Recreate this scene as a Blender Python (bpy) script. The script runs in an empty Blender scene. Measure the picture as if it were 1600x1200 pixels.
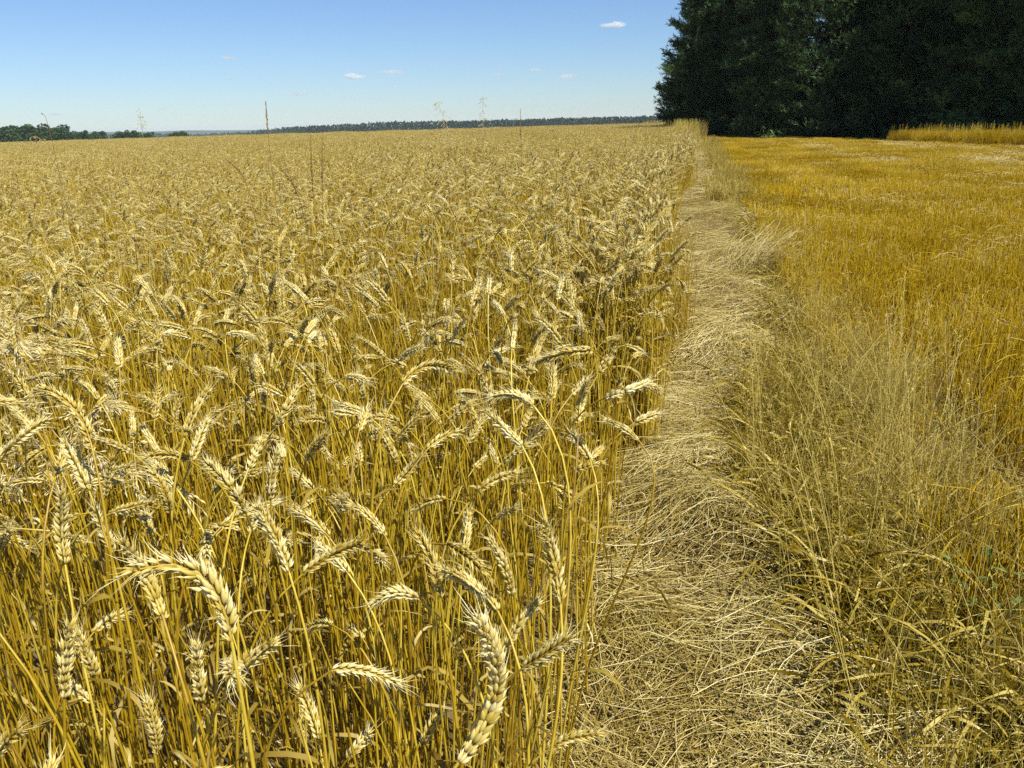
import bpy, math, random
import numpy as np
from mathutils import Vector, Matrix, Euler

RNG = np.random.default_rng(7)
random.seed(7)
S = bpy.context.scene
COL = S.collection
R = math.radians

# ------------------------------------------------------------------ camera
F = 1256.0                       # focal length in pixels of the 1600 px wide photograph
CAM = np.array([0.0, 0.0, 1.32])
YAW, PITCH, ROLL = R(12.8), R(18.0), R(1.35)
_f = np.array([-math.sin(YAW) * math.cos(PITCH), math.cos(YAW) * math.cos(PITCH), -math.sin(PITCH)])
_r0 = np.array([math.cos(YAW), math.sin(YAW), 0.0])
_u0 = np.cross(_r0, _f)
_r = _r0 * math.cos(ROLL) - _u0 * math.sin(ROLL)
_u = _u0 * math.cos(ROLL) + _r0 * math.sin(ROLL)

def ray(px, py):
    d = _f + _r * ((px - 800) / F) - _u * ((py - 600) / F)
    return d

def at_z(px, py, z):
    d = ray(px, py)
    return CAM + d * ((z - CAM[2]) / d[2])

def at_depth(px, py, dep):
    return CAM + ray(px, py) * dep

def project(P):
    q = np.asarray(P) - CAM
    z = q @ _f
    z = np.where(np.abs(z) < 1e-6, 1e-6, z)
    return 800 + F * (q @ _r) / z, 600 - F * (q @ _u) / z, z

cam_d = bpy.data.cameras.new('camera')
cam_o = bpy.data.objects.new('camera', cam_d)
COL.objects.link(cam_o)
m = Matrix.Identity(4)
for i in range(3):
    m[i][0], m[i][1], m[i][2], m[i][3] = _r[i], _u[i], -_f[i], CAM[i]
cam_o.matrix_world = m
cam_d.sensor_width = 36
cam_d.lens = 36 * F / 1600
cam_d.clip_start = 0.05
cam_d.clip_end = 30000
S.camera = cam_o

# ------------------------------------------------------------------ helpers
def nrm(v):
    return v / np.maximum(np.linalg.norm(v, axis=-1, keepdims=True), 1e-9)

class MB:
    """collects geometry; build() links it as one mesh object"""
    def __init__(s):
        s.v, s.t, s.q, s.qm, s.tr, s.trm, s.n = [], [], [], [], [], [], 0
    def add(s, verts, tint, quads=None, tris=None, mat=0):
        verts = np.asarray(verts, dtype=np.float32).reshape(-1, 3)
        s.v.append(verts)
        s.t.append(np.broadcast_to(np.asarray(tint, dtype=np.float32), (len(verts),)).copy())
        if quads is not None and len(quads):
            q = np.asarray(quads, dtype=np.int32).reshape(-1, 4) + s.n
            s.q.append(q); s.qm.append(np.full(len(q), mat, dtype=np.int32))
        if tris is not None and len(tris):
            q = np.asarray(tris, dtype=np.int32).reshape(-1, 3) + s.n
            s.tr.append(q); s.trm.append(np.full(len(q), mat, dtype=np.int32))
        s.n += len(verts)
    def merge(s, o, M=None):
        if o.n == 0: return
        v = np.concatenate(o.v)
        if M is not None:
            v = v @ M[:3, :3].T + M[:3, 3]
        s.v.append(v.astype(np.float32)); s.t.append(np.concatenate(o.t))
        for q, m_ in zip(o.q, o.qm): s.q.append(q + s.n); s.qm.append(m_)
        for q, m_ in zip(o.tr, o.trm): s.tr.append(q + s.n); s.trm.append(m_)
        s.n += o.n
    def mesh(s, name, mats, smooth=True):
        me = bpy.data.meshes.new(name)
        if s.n:
            v = np.concatenate(s.v)
            q = np.concatenate(s.q) if s.q else np.zeros((0, 4), np.int32)
            t = np.concatenate(s.tr) if s.tr else np.zeros((0, 3), np.int32)
            qm = np.concatenate(s.qm) if s.qm else np.zeros(0, np.int32)
            tm = np.concatenate(s.trm) if s.trm else np.zeros(0, np.int32)
            me.vertices.add(len(v)); me.vertices.foreach_set('co', v.ravel())
            loops = np.concatenate([q.ravel(), t.ravel()])
            me.loops.add(len(loops)); me.loops.foreach_set('vertex_index', loops)
            np_ = len(q) + len(t)
            me.polygons.add(np_)
            st = np.concatenate([np.arange(len(q)) * 4, len(q) * 4 + np.arange(len(t)) * 3]).astype(np.int32)
            me.polygons.foreach_set('loop_start', st)
            me.polygons.foreach_set('material_index', np.concatenate([qm, tm]))
            me.polygons.foreach_set('use_smooth', np.full(np_, smooth))
            a = me.attributes.new('tint', 'FLOAT', 'POINT')
            a.data.foreach_set('value', np.concatenate(s.t))
            me.update(calc_edges=True)
        for m_ in (mats if isinstance(mats, (list, tuple)) else [mats]):
            me.materials.append(m_)
        return me
    def build(s, name, mats, parent=None, smooth=True, link=True):
        o = bpy.data.objects.new(name, s.mesh(name, mats, smooth))
        if link: COL.objects.link(o)
        if parent: o.parent = parent
        return o

def tubes(mb, P, rad, k, tint, mat=0):
    """P (M,N,3) centre lines, rad (M,N) or scalar"""
    P = np.asarray(P, dtype=float)
    if P.ndim == 2: P = P[None]
    M, N = P.shape[:2]
    rad = np.broadcast_to(np.asarray(rad, dtype=float), (M, N))
    T = nrm(np.gradient(P, axis=1))
    mean = nrm(P[:, -1] - P[:, 0])
    ref = np.where(np.abs(mean[:, 2:3]) > 0.7, np.array([[0.83, 0.55, 0.05]]), np.array([[0.05, 0.1, 0.99]]))
    U = nrm(np.cross(T, ref[:, None, :])); V = np.cross(T, U)
    a = np.arange(k) * 2 * math.pi / k
    ring = U[:, :, None, :] * np.cos(a)[None, None, :, None] + V[:, :, None, :] * np.sin(a)[None, None, :, None]
    vv = P[:, :, None, :] + ring * rad[:, :, None, None]
    b = (np.arange(M) * N * k)[:, None, None] + (np.arange(N - 1) * k)[None, :, None]
    i0 = b + np.arange(k)[None, None, :]; i1 = b + ((np.arange(k) + 1) % k)[None, None, :]
    q = np.stack([i0, i1, i1 + k, i0 + k], -1)
    t = np.asarray(tint, dtype=float)
    if t.ndim == 1 and len(t) == M: t = np.repeat(t, N * k)
    elif t.ndim == 2: t = np.repeat(t.ravel(), k)
    mb.add(vv, t, quads=q, mat=mat)

def ribbons(mb, P, W, width, tint, mat=0):
    """flat blades: P (M,N,3), W (M,N,3) side vectors, width (M,N)"""
    M, N = P.shape[:2]
    width = np.broadcast_to(width, (M, N))
    a = P - W * width[..., None] / 2; b = P + W * width[..., None] / 2
    v = np.stack([a, b], 2)
    base = (np.arange(M) * N * 2)[:, None] + (np.arange(N - 1) * 2)[None]
    q = np.stack([base, base + 1, base + 3, base + 2], -1)
    t = np.repeat(np.broadcast_to(np.asarray(tint, float), (M,)), N * 2)
    mb.add(v, t, quads=q, mat=mat)

def lobes(mb, B, D, W, O, L, w, th, k, prof, tint, mat=0, bend=0.0):
    """husks: B base, D axis, W width dir, O outward dir (all (M,3)); prof list of (t, radius)"""
    M = len(B); N = len(prof)
    ts = np.array([p[0] for p in prof]); rs = np.array([p[1] for p in prof])
    L = np.broadcast_to(L, (M,)); w = np.broadcast_to(w, (M,)); th = np.broadcast_to(th, (M,))
    bend = np.broadcast_to(bend, (M,))
    c = B[:, None] + D[:, None] * (ts[None] * L[:, None])[..., None] - O[:, None] * ((ts ** 2)[None] * (bend * L)[:, None])[..., None]
    a = np.arange(k) * 2 * math.pi / k
    v = c[:, :, None] + W[:, None, None] * (np.cos(a)[None, None] * rs[None, :, None] * w[:, None, None] / 2)[..., None] \
        + O[:, None, None] * (np.sin(a)[None, None] * rs[None, :, None] * th[:, None, None] / 2)[..., None]
    b = (np.arange(M) * N * k)[:, None, None] + (np.arange(N - 1) * k)[None, :, None]
    i0 = b + np.arange(k)[None, None]; i1 = b + ((np.arange(k) + 1) % k)[None, None]
    q = np.stack([i0, i1, i1 + k, i0 + k], -1)
    tt = np.asarray(tint)[:, None] * 0.6 + ts[None] * 0.4
    mb.add(v, np.repeat(tt.ravel(), k), quads=q, mat=mat)

def tag(o, label=None, cat=None, group=None, kind=None):
    if label: o['label'] = label
    if cat: o['category'] = cat
    if group: o['group'] = group
    if kind: o['kind'] = kind
    return o

def empty(name, loc=(0, 0, 0), rot=(0, 0, 0), sc=1.0):
    o = bpy.data.objects.new(name, None); COL.objects.link(o)
    o.location = loc; o.rotation_euler = rot; o.scale = (sc, sc, sc)
    o.empty_display_size = 0.05
    return o

def lin(c):
    return tuple(((x / 255 + 0.055) / 1.055) ** 2.4 if x > 10 else x / 255 / 12.92 for x in c)

# ------------------------------------------------------------------ materials
def new_mat(name):
    mt = bpy.data.materials.new(name); mt.use_nodes = True
    nt = mt.node_tree; nt.nodes.clear()
    return mt, nt, nt.nodes, nt.links

def plant_mat(name, stops, trans=0.0, rough=0.5, spec=0.3, noise_scale=0.0, noise_amt=0.0, trans_col=None):
    """colour from the strand's own tint and the plant's own random number"""
    mt, nt, N, L = new_mat(name)
    out = N.new('ShaderNodeOutputMaterial')
    at = N.new('ShaderNodeAttribute'); at.attribute_name = 'tint'
    oi = N.new('ShaderNodeObjectInfo')
    ad = N.new('ShaderNodeMath'); ad.operation = 'MULTIPLY_ADD'
    L.new(oi.outputs['Random'], ad.inputs[0]); ad.inputs[1].default_value = 0.25
    L.new(at.outputs['Fac'], ad.inputs[2])
    fac = N.new('ShaderNodeMath'); fac.operation = 'SUBTRACT'
    L.new(ad.outputs[0], fac.inputs[0]); fac.inputs[1].default_value = 0.125
    src = fac.outputs[0]
    if noise_amt:
        tc = N.new('ShaderNodeTexCoord'); nz = N.new('ShaderNodeTexNoise')
        nz.inputs['Scale'].default_value = noise_scale; nz.inputs['Detail'].default_value = 3
        L.new(tc.outputs['Object'], nz.inputs['Vector'])
        mm = N.new('ShaderNodeMath'); mm.operation = 'MULTIPLY_ADD'
        L.new(nz.outputs['Fac'], mm.inputs[0]); mm.inputs[1].default_value = noise_amt; L.new(src, mm.inputs[2])
        ms = N.new('ShaderNodeMath'); ms.operation = 'SUBTRACT'; L.new(mm.outputs[0], ms.inputs[0]); ms.inputs[1].default_value = noise_amt / 2
        src = ms.outputs[0]
    rp = N.new('ShaderNodeValToRGB')
    el = rp.color_ramp.elements
    while len(el) < len(stops): el.new(0.5)
    for e, (p, c) in zip(el, stops):
        e.position = p; e.color = (*c, 1)
    L.new(src, rp.inputs['Fac'])
    pb = N.new('ShaderNodeBsdfPrincipled')
    L.new(rp.outputs['Color'], pb.inputs['Base Color'])
    pb.inputs['Roughness'].default_value = rough
    pb.inputs['Specular IOR Level'].default_value = spec
    if trans > 0:
        tr = N.new('ShaderNodeBsdfTranslucent'); L.new(rp.outputs['Color'], tr.inputs['Color'])
        mx = N.new('ShaderNodeMixShader'); mx.inputs[0].default_value = trans
        L.new(pb.outputs[0], mx.inputs[1]); L.new(tr.outputs[0], mx.inputs[2])
        L.new(mx.outputs[0], out.inputs['Surface'])
    else:
        L.new(pb.outputs[0], out.inputs['Surface'])
    return mt

M_EAR = plant_mat('wheat_husk', [(0.0, (0.33, 0.20, 0.012)), (0.42, (0.60, 0.45, 0.085)), (0.85, (0.82, 0.70, 0.31)), (1.0, (0.87, 0.78, 0.43))], 0.22, 0.42, 0.4, 140.0, 0.55)
M_STEM = plant_mat('wheat_straw', [(0.0, (0.22, 0.12, 0.004)), (0.5, (0.40, 0.265, 0.010)), (1.0, (0.64, 0.49, 0.07))], 0.0, 0.38, 0.5, 45.0, 0.6)
M_LEAF = plant_mat('dry_wheat_leaf', [(0.0, (0.22, 0.13, 0.012)), (0.6, (0.43, 0.31, 0.05)), (1.0, (0.70, 0.58, 0.24))], 0.3, 0.5, 0.3)
M_STUB = plant_mat('cut_stubble', [(0.0, (0.24, 0.13, 0.002)), (0.5, (0.52, 0.335, 0.005)), (0.88, (0.68, 0.48, 0.03)), (1.0, (0.80, 0.65, 0.28))], 0.15, 0.55, 0.15)
M_PATH = plant_mat('trodden_straw', [(0.0, (0.20, 0.13, 0.018)), (0.5, (0.43, 0.325, 0.07)), (1.0, (0.74, 0.63, 0.28))], 0.1, 0.33, 0.6)
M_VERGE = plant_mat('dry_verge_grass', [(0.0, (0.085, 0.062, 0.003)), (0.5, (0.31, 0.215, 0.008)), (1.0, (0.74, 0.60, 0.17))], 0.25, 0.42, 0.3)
M_PALE = plant_mat('bleached_grass', [(0.0, (0.45, 0.34, 0.10)), (1.0, (0.78, 0.65, 0.30))], 0.25, 0.5, 0.3)
M_BROWN = plant_mat('brown_seed_spike', [(0.0, (0.13, 0.075, 0.02)), (1.0, (0.34, 0.22, 0.07))], 0.1, 0.6, 0.2)
M_CHAFF = plant_mat('pale_chaff', [(0.0, (0.45, 0.32, 0.08)), (1.0, (0.78, 0.62, 0.25))], 0.1, 0.5, 0.3)
M_GREEN = plant_mat('green_grass_blade', [(0.0, (0.06, 0.10, 0.012)), (1.0, (0.20, 0.26, 0.04))], 0.3, 0.4, 0.4)
M_WEED = plant_mat('blue_green_leaf', [(0.0, (0.08, 0.13, 0.03)), (1.0, (0.20, 0.28, 0.08))], 0.25, 0.5, 0.3)
M_NEEDLE = plant_mat('pine_needles', [(0.0, (0.025, 0.052, 0.018)), (0.55, (0.085, 0.150, 0.042)), (1.0, (0.19, 0.27, 0.07))], 0.25, 0.6, 0.2)
M_BARK = plant_mat('pine_bark', [(0.0, (0.04, 0.028, 0.02)), (1.0, (0.12, 0.075, 0.045))], 0, 0.9, 0.1, 6.0, 0.8)
M_LEAFY = plant_mat('broadleaf_foliage', [(0.0, (0.02, 0.045, 0.012)), (1.0, (0.06, 0.11, 0.03))], 0.15, 0.6, 0.2)
M_FARWOOD = plant_mat('far_pine_foliage', [(0.0, (0.012, 0.03, 0.018)), (1.0, (0.035, 0.065, 0.03))], 0.0, 0.8, 0.1)

def ground_mat():
    mt, nt, N, L = new_mat('field_soil')
    out = N.new('ShaderNodeOutputMaterial'); pb = N.new('ShaderNodeBsdfPrincipled')
    pb.inputs['Roughness'].default_value = 0.95; pb.inputs['Specular IOR Level'].default_value = 0.1
    g = N.new('ShaderNodeNewGeometry')
    n1 = N.new('ShaderNodeTexNoise'); n1.inputs['Scale'].default_value = 9; n1.inputs['Detail'].default_value = 8; n1.inputs['Roughness'].default_value = 0.7
    n2 = N.new('ShaderNodeTexNoise'); n2.inputs['Scale'].default_value = 0.012; n2.inputs['Detail'].default_value = 3
    L.new(g.outputs['Position'], n1.inputs['Vector']); L.new(g.outputs['Position'], n2.inputs['Vector'])
    r1 = N.new('ShaderNodeValToRGB')
    r1.color_ramp.elements[0].position = 0.3; r1.color_ramp.elements[0].color = (0.10, 0.068, 0.024, 1)
    r1.color_ramp.elements[1].position = 0.72; r1.color_ramp.elements[1].color = (0.27, 0.20, 0.085, 1)
    L.new(n1.outputs['Fac'], r1.inputs['Fac'])
    r2 = N.new('ShaderNodeValToRGB')                       # far farmland: stubble, meadow
    r2.color_ramp.elements[0].position = 0.42; r2.color_ramp.elements[0].color = (0.09, 0.11, 0.03, 1)
    r2.color_ramp.elements[1].position = 0.52; r2.color_ramp.elements[1].color = (0.33, 0.24, 0.06, 1)
    L.new(n2.outputs['Fac'], r2.inputs['Fac'])
    ln = N.new('ShaderNodeVectorMath'); ln.operation = 'LENGTH'; L.new(g.outputs['Position'], ln.inputs[0])
    mr = N.new('ShaderNodeMapRange'); mr.inputs['From Min'].default_value = 120; mr.inputs['From Max'].default_value = 150
    L.new(ln.outputs['Value'], mr.inputs['Value'])
    mx = N.new('ShaderNodeMix'); mx.data_type = 'RGBA'
    L.new(mr.outputs[0], mx.inputs['Factor']); L.new(r1.outputs[0], mx.inputs['A']); L.new(r2.outputs[0], mx.inputs['B'])
    L.new(mx.outputs['Result'], pb.inputs['Base Color'])
    bp = N.new('ShaderNodeBump'); bp.inputs['Strength'].default_value = 0.8; bp.inputs['Distance'].default_value = 0.03
    L.new(n1.outputs['Fac'], bp.inputs['Height']); L.new(bp.outputs[0], pb.inputs['Normal'])
    L.new(pb.outputs[0], out.inputs['Surface'])
    return mt
M_SOIL = ground_mat()

def litter_mat():
    mt, nt, N, L = new_mat('straw_litter')
    out = N.new('ShaderNodeOutputMaterial'); pb = N.new('ShaderNodeBsdfPrincipled')
    pb.inputs['Roughness'].default_value = 0.9; pb.inputs['Specular IOR Level'].default_value = 0.1
    g = N.new('ShaderNodeNewGeometry')
    mp = N.new('ShaderNodeMapping'); mp.inputs['Scale'].default_value = (60, 14, 20); mp.inputs['Rotation'].default_value = (0, 0, 0.9)
    L.new(g.outputs['Position'], mp.inputs['Vector'])
    n1 = N.new('ShaderNodeTexNoise'); n1.inputs['Scale'].default_value = 2.0; n1.inputs['Detail'].default_value = 6
    L.new(mp.outputs[0], n1.inputs['Vector'])
    r1 = N.new('ShaderNodeValToRGB')
    r1.color_ramp.elements[0].position = 0.35; r1.color_ramp.elements[0].color = (0.13, 0.085, 0.03, 1)
    r1.color_ramp.elements[1].position = 0.7; r1.color_ramp.elements[1].color = (0.38, 0.29, 0.11, 1)
    L.new(n1.outputs['Fac'], r1.inputs['Fac']); L.new(r1.outputs[0], pb.inputs['Base Color'])
    bp = N.new('ShaderNodeBump'); bp.inputs['Strength'].default_value = 0.7; bp.inputs['Distance'].default_value = 0.02
    L.new(n1.outputs['Fac'], bp.inputs['Height']); L.new(bp.outputs[0], pb.inputs['Normal'])
    L.new(pb.outputs[0], out.inputs['Surface'])
    return mt
M_LITTER = litter_mat()

# ------------------------------------------------------------------ terrain
FIELD_END = 118.0
def tz(x, y):
    x = np.asarray(x, float); y = np.asarray(y, float)
    r = np.hypot(x, y)
    side = -0.006 * np.clip(-x - 3, 0, 110)
    drop = -np.clip(r - 130, 0, 4200) * 0.0125
    return side + drop

rad = np.concatenate([[0.0], np.geomspace(0.4, 6100, 90)])
na = 120
ang = np.arange(na) * 2 * math.pi / na
X = rad[1:, None] * np.cos(ang); Y = rad[1:, None] * np.sin(ang)
V = np.concatenate([[[0, 0, 0]], np.stack([X, Y, tz(X, Y)], -1).reshape(-1, 3)])
i0 = 1 + (np.arange(len(rad) - 2) * na)[:, None] + np.arange(na)[None]
i1 = 1 + (np.arange(len(rad) - 2) * na)[:, None] + ((np.arange(na) + 1) % na)[None]
mb = MB()
mb.add(V, 0.5, quads=np.stack([i0, i0 + na, i1 + na, i1], -1),
       tris=[(0, 1 + i, 1 + (i + 1) % na) for i in range(na)])
tag(mb.build('ground', M_SOIL), kind='structure')

# the trodden strip between crop and stubble: a sheet just above the soil
EDGE = -0.18                     # the crop's edge along the path
mb = MB()
ys = np.concatenate([np.arange(-1.5, 12, 0.15), np.geomspace(12, 52, 60)])
wl = EDGE - 0.10 - 0.2 * np.clip((ys - 3.5) / 5, 0, 1) + 0.05 * np.sin(ys * 1.7) + 0.03 * np.sin(ys * 4.1)
wr = 0.55 + 0.12 * np.sin(ys * 0.9 + 1) + 0.06 * np.sin(ys * 3.3)
nx = 9
tt = np.linspace(0, 1, nx)
PX = wl[:, None] * (1 - tt) + wr[:, None] * tt
PY = np.broadcast_to(ys[:, None], PX.shape)
PZ = 0.004 + 0.012 * np.sin(tt * math.pi)[None] * (1 + 0.6 * np.sin(PY * 5 + PX * 7))
b = (np.arange(len(ys) - 1) * nx)[:, None] + np.arange(nx - 1)[None]
mb.add(np.stack([PX, PY, PZ], -1), 0.5, quads=np.stack([b, b + 1, b + nx + 1, b + nx], -1))
tag(mb.build('path', M_LITTER), kind='structure')

# low hills far away
mb = MB()
az = np.linspace(R(-75), R(60), 240)
for (dist, h0, seed) in ((4200, 45, 1.0), (5300, 51, 2.3)):
    hh = h0 + 5 * np.sin(az * 9 + seed) + 3 * np.sin(az * 23 + seed * 2) + 1.5 * np.sin(az * 61)
    rows = []
    for k, (dd, hf) in enumerate(((-700, 0.0), (-250, 0.75), (0, 1.0), (300, 0.8), (600, 0.0))):
        rr = dist + dd
        rows.append(np.stack([rr * np.sin(az), rr * np.cos(az), -52 + hh * hf], -1))
    Vh = np.stack(rows, 0)
    b = (np.arange(4) * len(az))[:, None] + np.arange(len(az) - 1)[None]
    mb.add(Vh, 0.6 + 0.3 * RNG.random(Vh.shape[0] * Vh.shape[1]), quads=np.stack([b, b + 1, b + len(az) + 1, b + len(az)], -1))
tag(mb.build('hills', M_FARWOOD), kind='structure')

# ------------------------------------------------------------------ wheat
PROF_HI = [(0.0, 0.35), (0.16, 0.85), (0.38, 1.0), (0.62, 0.86), (0.84, 0.45), (1.0, 0.06)]
PROF_MID = [(0.0, 0.3), (0.3, 1.0), (0.65, 0.8), (1.0, 0.05)]
PROF_LO = [(0.0, 0.4), (0.4, 1.0), (1.0, 0.05)]

def resample(P, n):
    d = np.concatenate([[0], np.cumsum(np.linalg.norm(np.diff(P, axis=0), axis=1))])
    s = np.linspace(0, d[-1], n)
    return np.stack([np.interp(s, d, P[:, i]) for i in range(3)], -1), d[-1]

def transport(P):
    T = nrm(np.gradient(P, axis=0))
    n = np.cross(T[0], [0.0, 1.0, 0.0])
    if np.linalg.norm(n) < 0.2: n = np.cross(T[0], [1.0, 0.0, 0.0])
    n = n / np.linalg.norm(n)
    out = []
    for t in T:
        n = n - t * (n @ t); n = n / np.linalg.norm(n); out.append(n)
    Nn = np.array(out)
    return T, Nn, np.cross(T, Nn)

def make_ear(mb, P, roll, lod, rng, mat=0, plump=1.0, tint0=0.5):
    P, L = resample(np.asarray(P, float), 24)
    T, Nn, B = transport(P)
    sp = 0.0043 if lod == 0 else (0.0050 if lod == 1 else 0.0085)
    n = max(6, int(L / sp))
    f = (np.arange(n) + 0.3) / n * 0.93
    idx = f * 23
    lo = np.floor(idx).astype(int); fr = (idx - lo)[:, None]; hi = np.minimum(lo + 1, 23)
    def ip(A): return A[lo] * (1 - fr) + A[hi] * fr
    c, t, nn = ip(P), nrm(ip(T)), nrm(ip(Nn))
    bb = np.cross(t, nn)
    s0 = nn * math.cos(roll) + bb * math.sin(roll)
    w0 = np.cross(t, s0)
    sgn = np.where(np.arange(n) % 2 == 0, 1.0, -1.0)[:, None]
    s = s0 * sgn
    size = (0.72 + 0.42 * np.sin(np.clip(f * 1.12 + 0.08, 0, 1) * math.pi) ** 0.8) * plump
    size *= (1 + 0.13 * rng.standard_normal(n)) * np.where(rng.random(n) < 0.05, 0.35, 1)
    # terminal spikelet
    c = np.concatenate([c, P[-3:-2]]); t = np.concatenate([t, T[-1:]]); s = np.concatenate([s, s[-1:] * 0.15])
    w0 = np.concatenate([w0, w0[-1:]]); size = np.concatenate([size, [0.85]]); f = np.concatenate([f, [1.0]])
    n += 1
    tr = np.clip(tint0 + 0.22 * rng.standard_normal(n), 0, 1)
    def put(side, ang_out, ang_w, Lf, wf, tf, off, awn, tsh=0.0):
        ao = ang_out + 0.10 * rng.standard_normal(n); aw = ang_w + 0.08 * rng.standard_normal(n)
        D = nrm(t * np.cos(ao)[:, None] + s * np.sin(ao)[:, None] + w0 * np.sin(aw)[:, None])
        O = nrm(s - D * np.sum(s * D, 1, keepdims=True) + 1e-6 * w0)
        W = np.cross(D, O)
        base = c + s * (0.0012 + off * size)[:, None] + w0 * (side * 0.0018 * size)[:, None]
        Ls = Lf * size
        prof = (PROF_HI, PROF_MID, PROF_LO)[lod]
        lobes(mb, base, D, W, O, Ls, wf * size, tf * size, (6, 4, 3)[lod], prof, np.clip(tr + tsh, 0, 1), mat, 0.10)
        if awn > 0:
            up = np.clip(f - 0.25, 0, 1) * 1.4
            al = awn * (0.35 + 1.15 * up) * (0.3 + 1.6 * rng.random(n))
            p0 = base + D * (Ls * 0.93)[:, None] - O * (0.10 * Ls)[:, None]
            jit = 0.25 * rng.standard_normal((n, 3))
            p1 = p0 + nrm(D + jit * 0.5) * (al * 0.5)[:, None]; p2 = p1 + nrm(D + jit + 0.1 * s) * (al * 0.5)[:, None]
            tubes(mb, np.stack([p0, p1, p2], 1), np.array([[0.00042, 0.00028, 0.00008]]) * (1 if lod == 0 else 1.5), 3, np.clip(tr + 0.3, 0, 1), mat)
    if lod == 0:
        put(-1, 0.62, -0.42, 0.0088, 0.0036, 0.0027, 0.0006, 0.004, 0.12)   # outer husks
        put(1, 0.62, 0.42, 0.0088, 0.0036, 0.0027, 0.0006, 0.004, 0.12)
        put(-1, 0.42, -0.24, 0.0122, 0.0040, 0.0035, 0.0, 0.011)
        put(1, 0.42, 0.24, 0.0122, 0.0040, 0.0035, 0.0, 0.011)
        put(0, 0.58, 0.0, 0.0112, 0.0038, 0.0033, 0.0012, 0.007, 0.08)
    elif lod == 1:
        put(-1, 0.46, -0.36, 0.0118, 0.0046, 0.0038, 0.0, 0.007)
        put(1, 0.46, 0.36, 0.0118, 0.0046, 0.0038, 0.0, 0.007)
        put(0, 0.60, 0.0, 0.0105, 0.0042, 0.0036, 0.001, 0.0)
    else:
        put(0, 0.42, 0.0, 0.0165, 0.0105, 0.0075, 0.0, 0.0)
    if lod < 2:
        tubes(mb, P[::4], 0.0013, 4, 0.3, mat)

def make_stem(mb, P, lod, rng, mat=0, r0=0.0021, tint=None):
    n = (14, 8, 4)[lod]
    d = np.concatenate([[0], np.cumsum(np.linalg.norm(np.diff(P, axis=0), axis=1))])
    u = np.linspace(0, 1, n)
    s = (u ** 0.75) * d[-1]                 # denser towards the bent neck
    s = np.interp(np.linspace(0, 1, n), [0, 0.45, 1], [0, 0.68, 1]) * d[-1]
    Q = np.stack([np.interp(s, d, P[:, i]) for i in range(3)], -1)
    r = np.interp(s / d[-1], [0, 0.55, 0.86, 1], [r0 * 1.05, r0, r0 * 0.78, r0 * 0.62])
    t = (0.5 + 0.26 * rng.standard_normal()) if tint is None else tint
    tubes(mb, Q, r, (6, 4, 3)[lod], np.clip(t + 0.08 * rng.standard_normal((1, n)), 0, 1), mat)
    if lod == 0:                            # the knots on the straw
        for fn in (0.24, 0.52):
            p = np.array([np.interp(fn * d[-1], d, P[:, i]) for i in range(3)])
            q = np.array([np.interp((fn + 0.02) * d[-1], d, P[:, i]) for i in range(3)])
            ax = (q - p) / np.linalg.norm(q - p)
            tubes(mb, np.stack([p - ax * 0.004, p - ax * 0.0015, p + ax * 0.0015, p + ax * 0.004]), np.array([[1.0, 1.45, 1.45, 1.0]]) * r0 * 1.02, 6, 0.12, mat)

def make_leaf(mb, p, rng, L=None, mat=0, n=7, droop=1.0, wide=1.0):
    L = L or rng.uniform(0.08, 0.20)
    a = rng.uniform(0, 2 * math.pi); el = rng.uniform(0.1, 1.2)
    pts, W = [], []
    q = np.array(p, float); tw = rng.uniform(-0.8, 0.8); da = rng.uniform(-0.5, 0.5)
    for i in range(n):
        d = np.array([math.cos(a) * math.cos(el), math.sin(a) * math.cos(el), math.sin(el)])
        sd = np.cross(d, [0, 0, 1.0]); sd = sd / (np.linalg.norm(sd) + 1e-6)
        nn = np.cross(sd, d)
        ph = tw * i
        W.append(sd * math.cos(ph) + nn * math.sin(ph)); pts.append(q.copy())
        q = q + d * (L / (n - 1)); el -= droop * rng.uniform(0.2, 0.55); el = max(el, -1.45); a += da * 0.4
    w = rng.uniform(0.004, 0.008) * np.array([0.55, 1, 1, 0.95, 0.8, 0.5, 0.08])[:n]
    ribbons(mb, np.array(pts)[None], np.array(W)[None], w[None] * wide, [np.clip(rng.normal(0.5, 0.22), 0, 1)], mat)

def stalk_line(rng, L, Le, lean, neck, tip):
    """bends towards +X; angles from the vertical at the foot, at the ear's base and at the ear's tip"""
    n = 70; tot = L + Le
    s = np.linspace(0, tot, n); u = np.clip(s / L, 0, 1)
    th = lean * (0.4 + 0.6 * u) + (neck - lean) * np.clip((u - 0.70) / 0.30, 0, 1) ** 1.7
    e = np.clip((s - L) / Le, 0, 1)
    th = th + (tip - neck) * e
    ds = tot / (n - 1)
    x = np.concatenate([[0], np.cumsum(np.sin(th[:-1]) * ds)]); z = np.concatenate([[0], np.cumsum(np.cos(th[:-1]) * ds)])
    y = 0.012 * np.sin(s / tot * 3 + rng.uniform(0, 6)) - 0.012 * math.sin(0)
    y = y - y[0]
    P = np.stack([x, y, z], -1)
    k = int(np.searchsorted(s, L))
    return P[:k + 1], P[k:]

POSES = {   # lean, neck, tip in degrees: the ear's habit
    'upright': (3, 10, 18), 'leaning': (6, 38, 55), 'nodding': (5, 56, 84), 'arched': (4, 74, 118), 'level': (8, 70, 80), 'hanging': (4, 108, 148)}
def random_stalk(rng, pose):
    l, n_, t_ = POSES[pose]
    Le = rng.uniform(0.056, 0.088)
    H = rng.uniform(0.69, 0.84)
    st, ear = stalk_line(rng, H, Le, R(l + rng.uniform(-3, 3)), R(n_ + rng.uniform(-9, 9)), R(t_ + rng.uniform(-12, 12)))
    return st, ear

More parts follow.
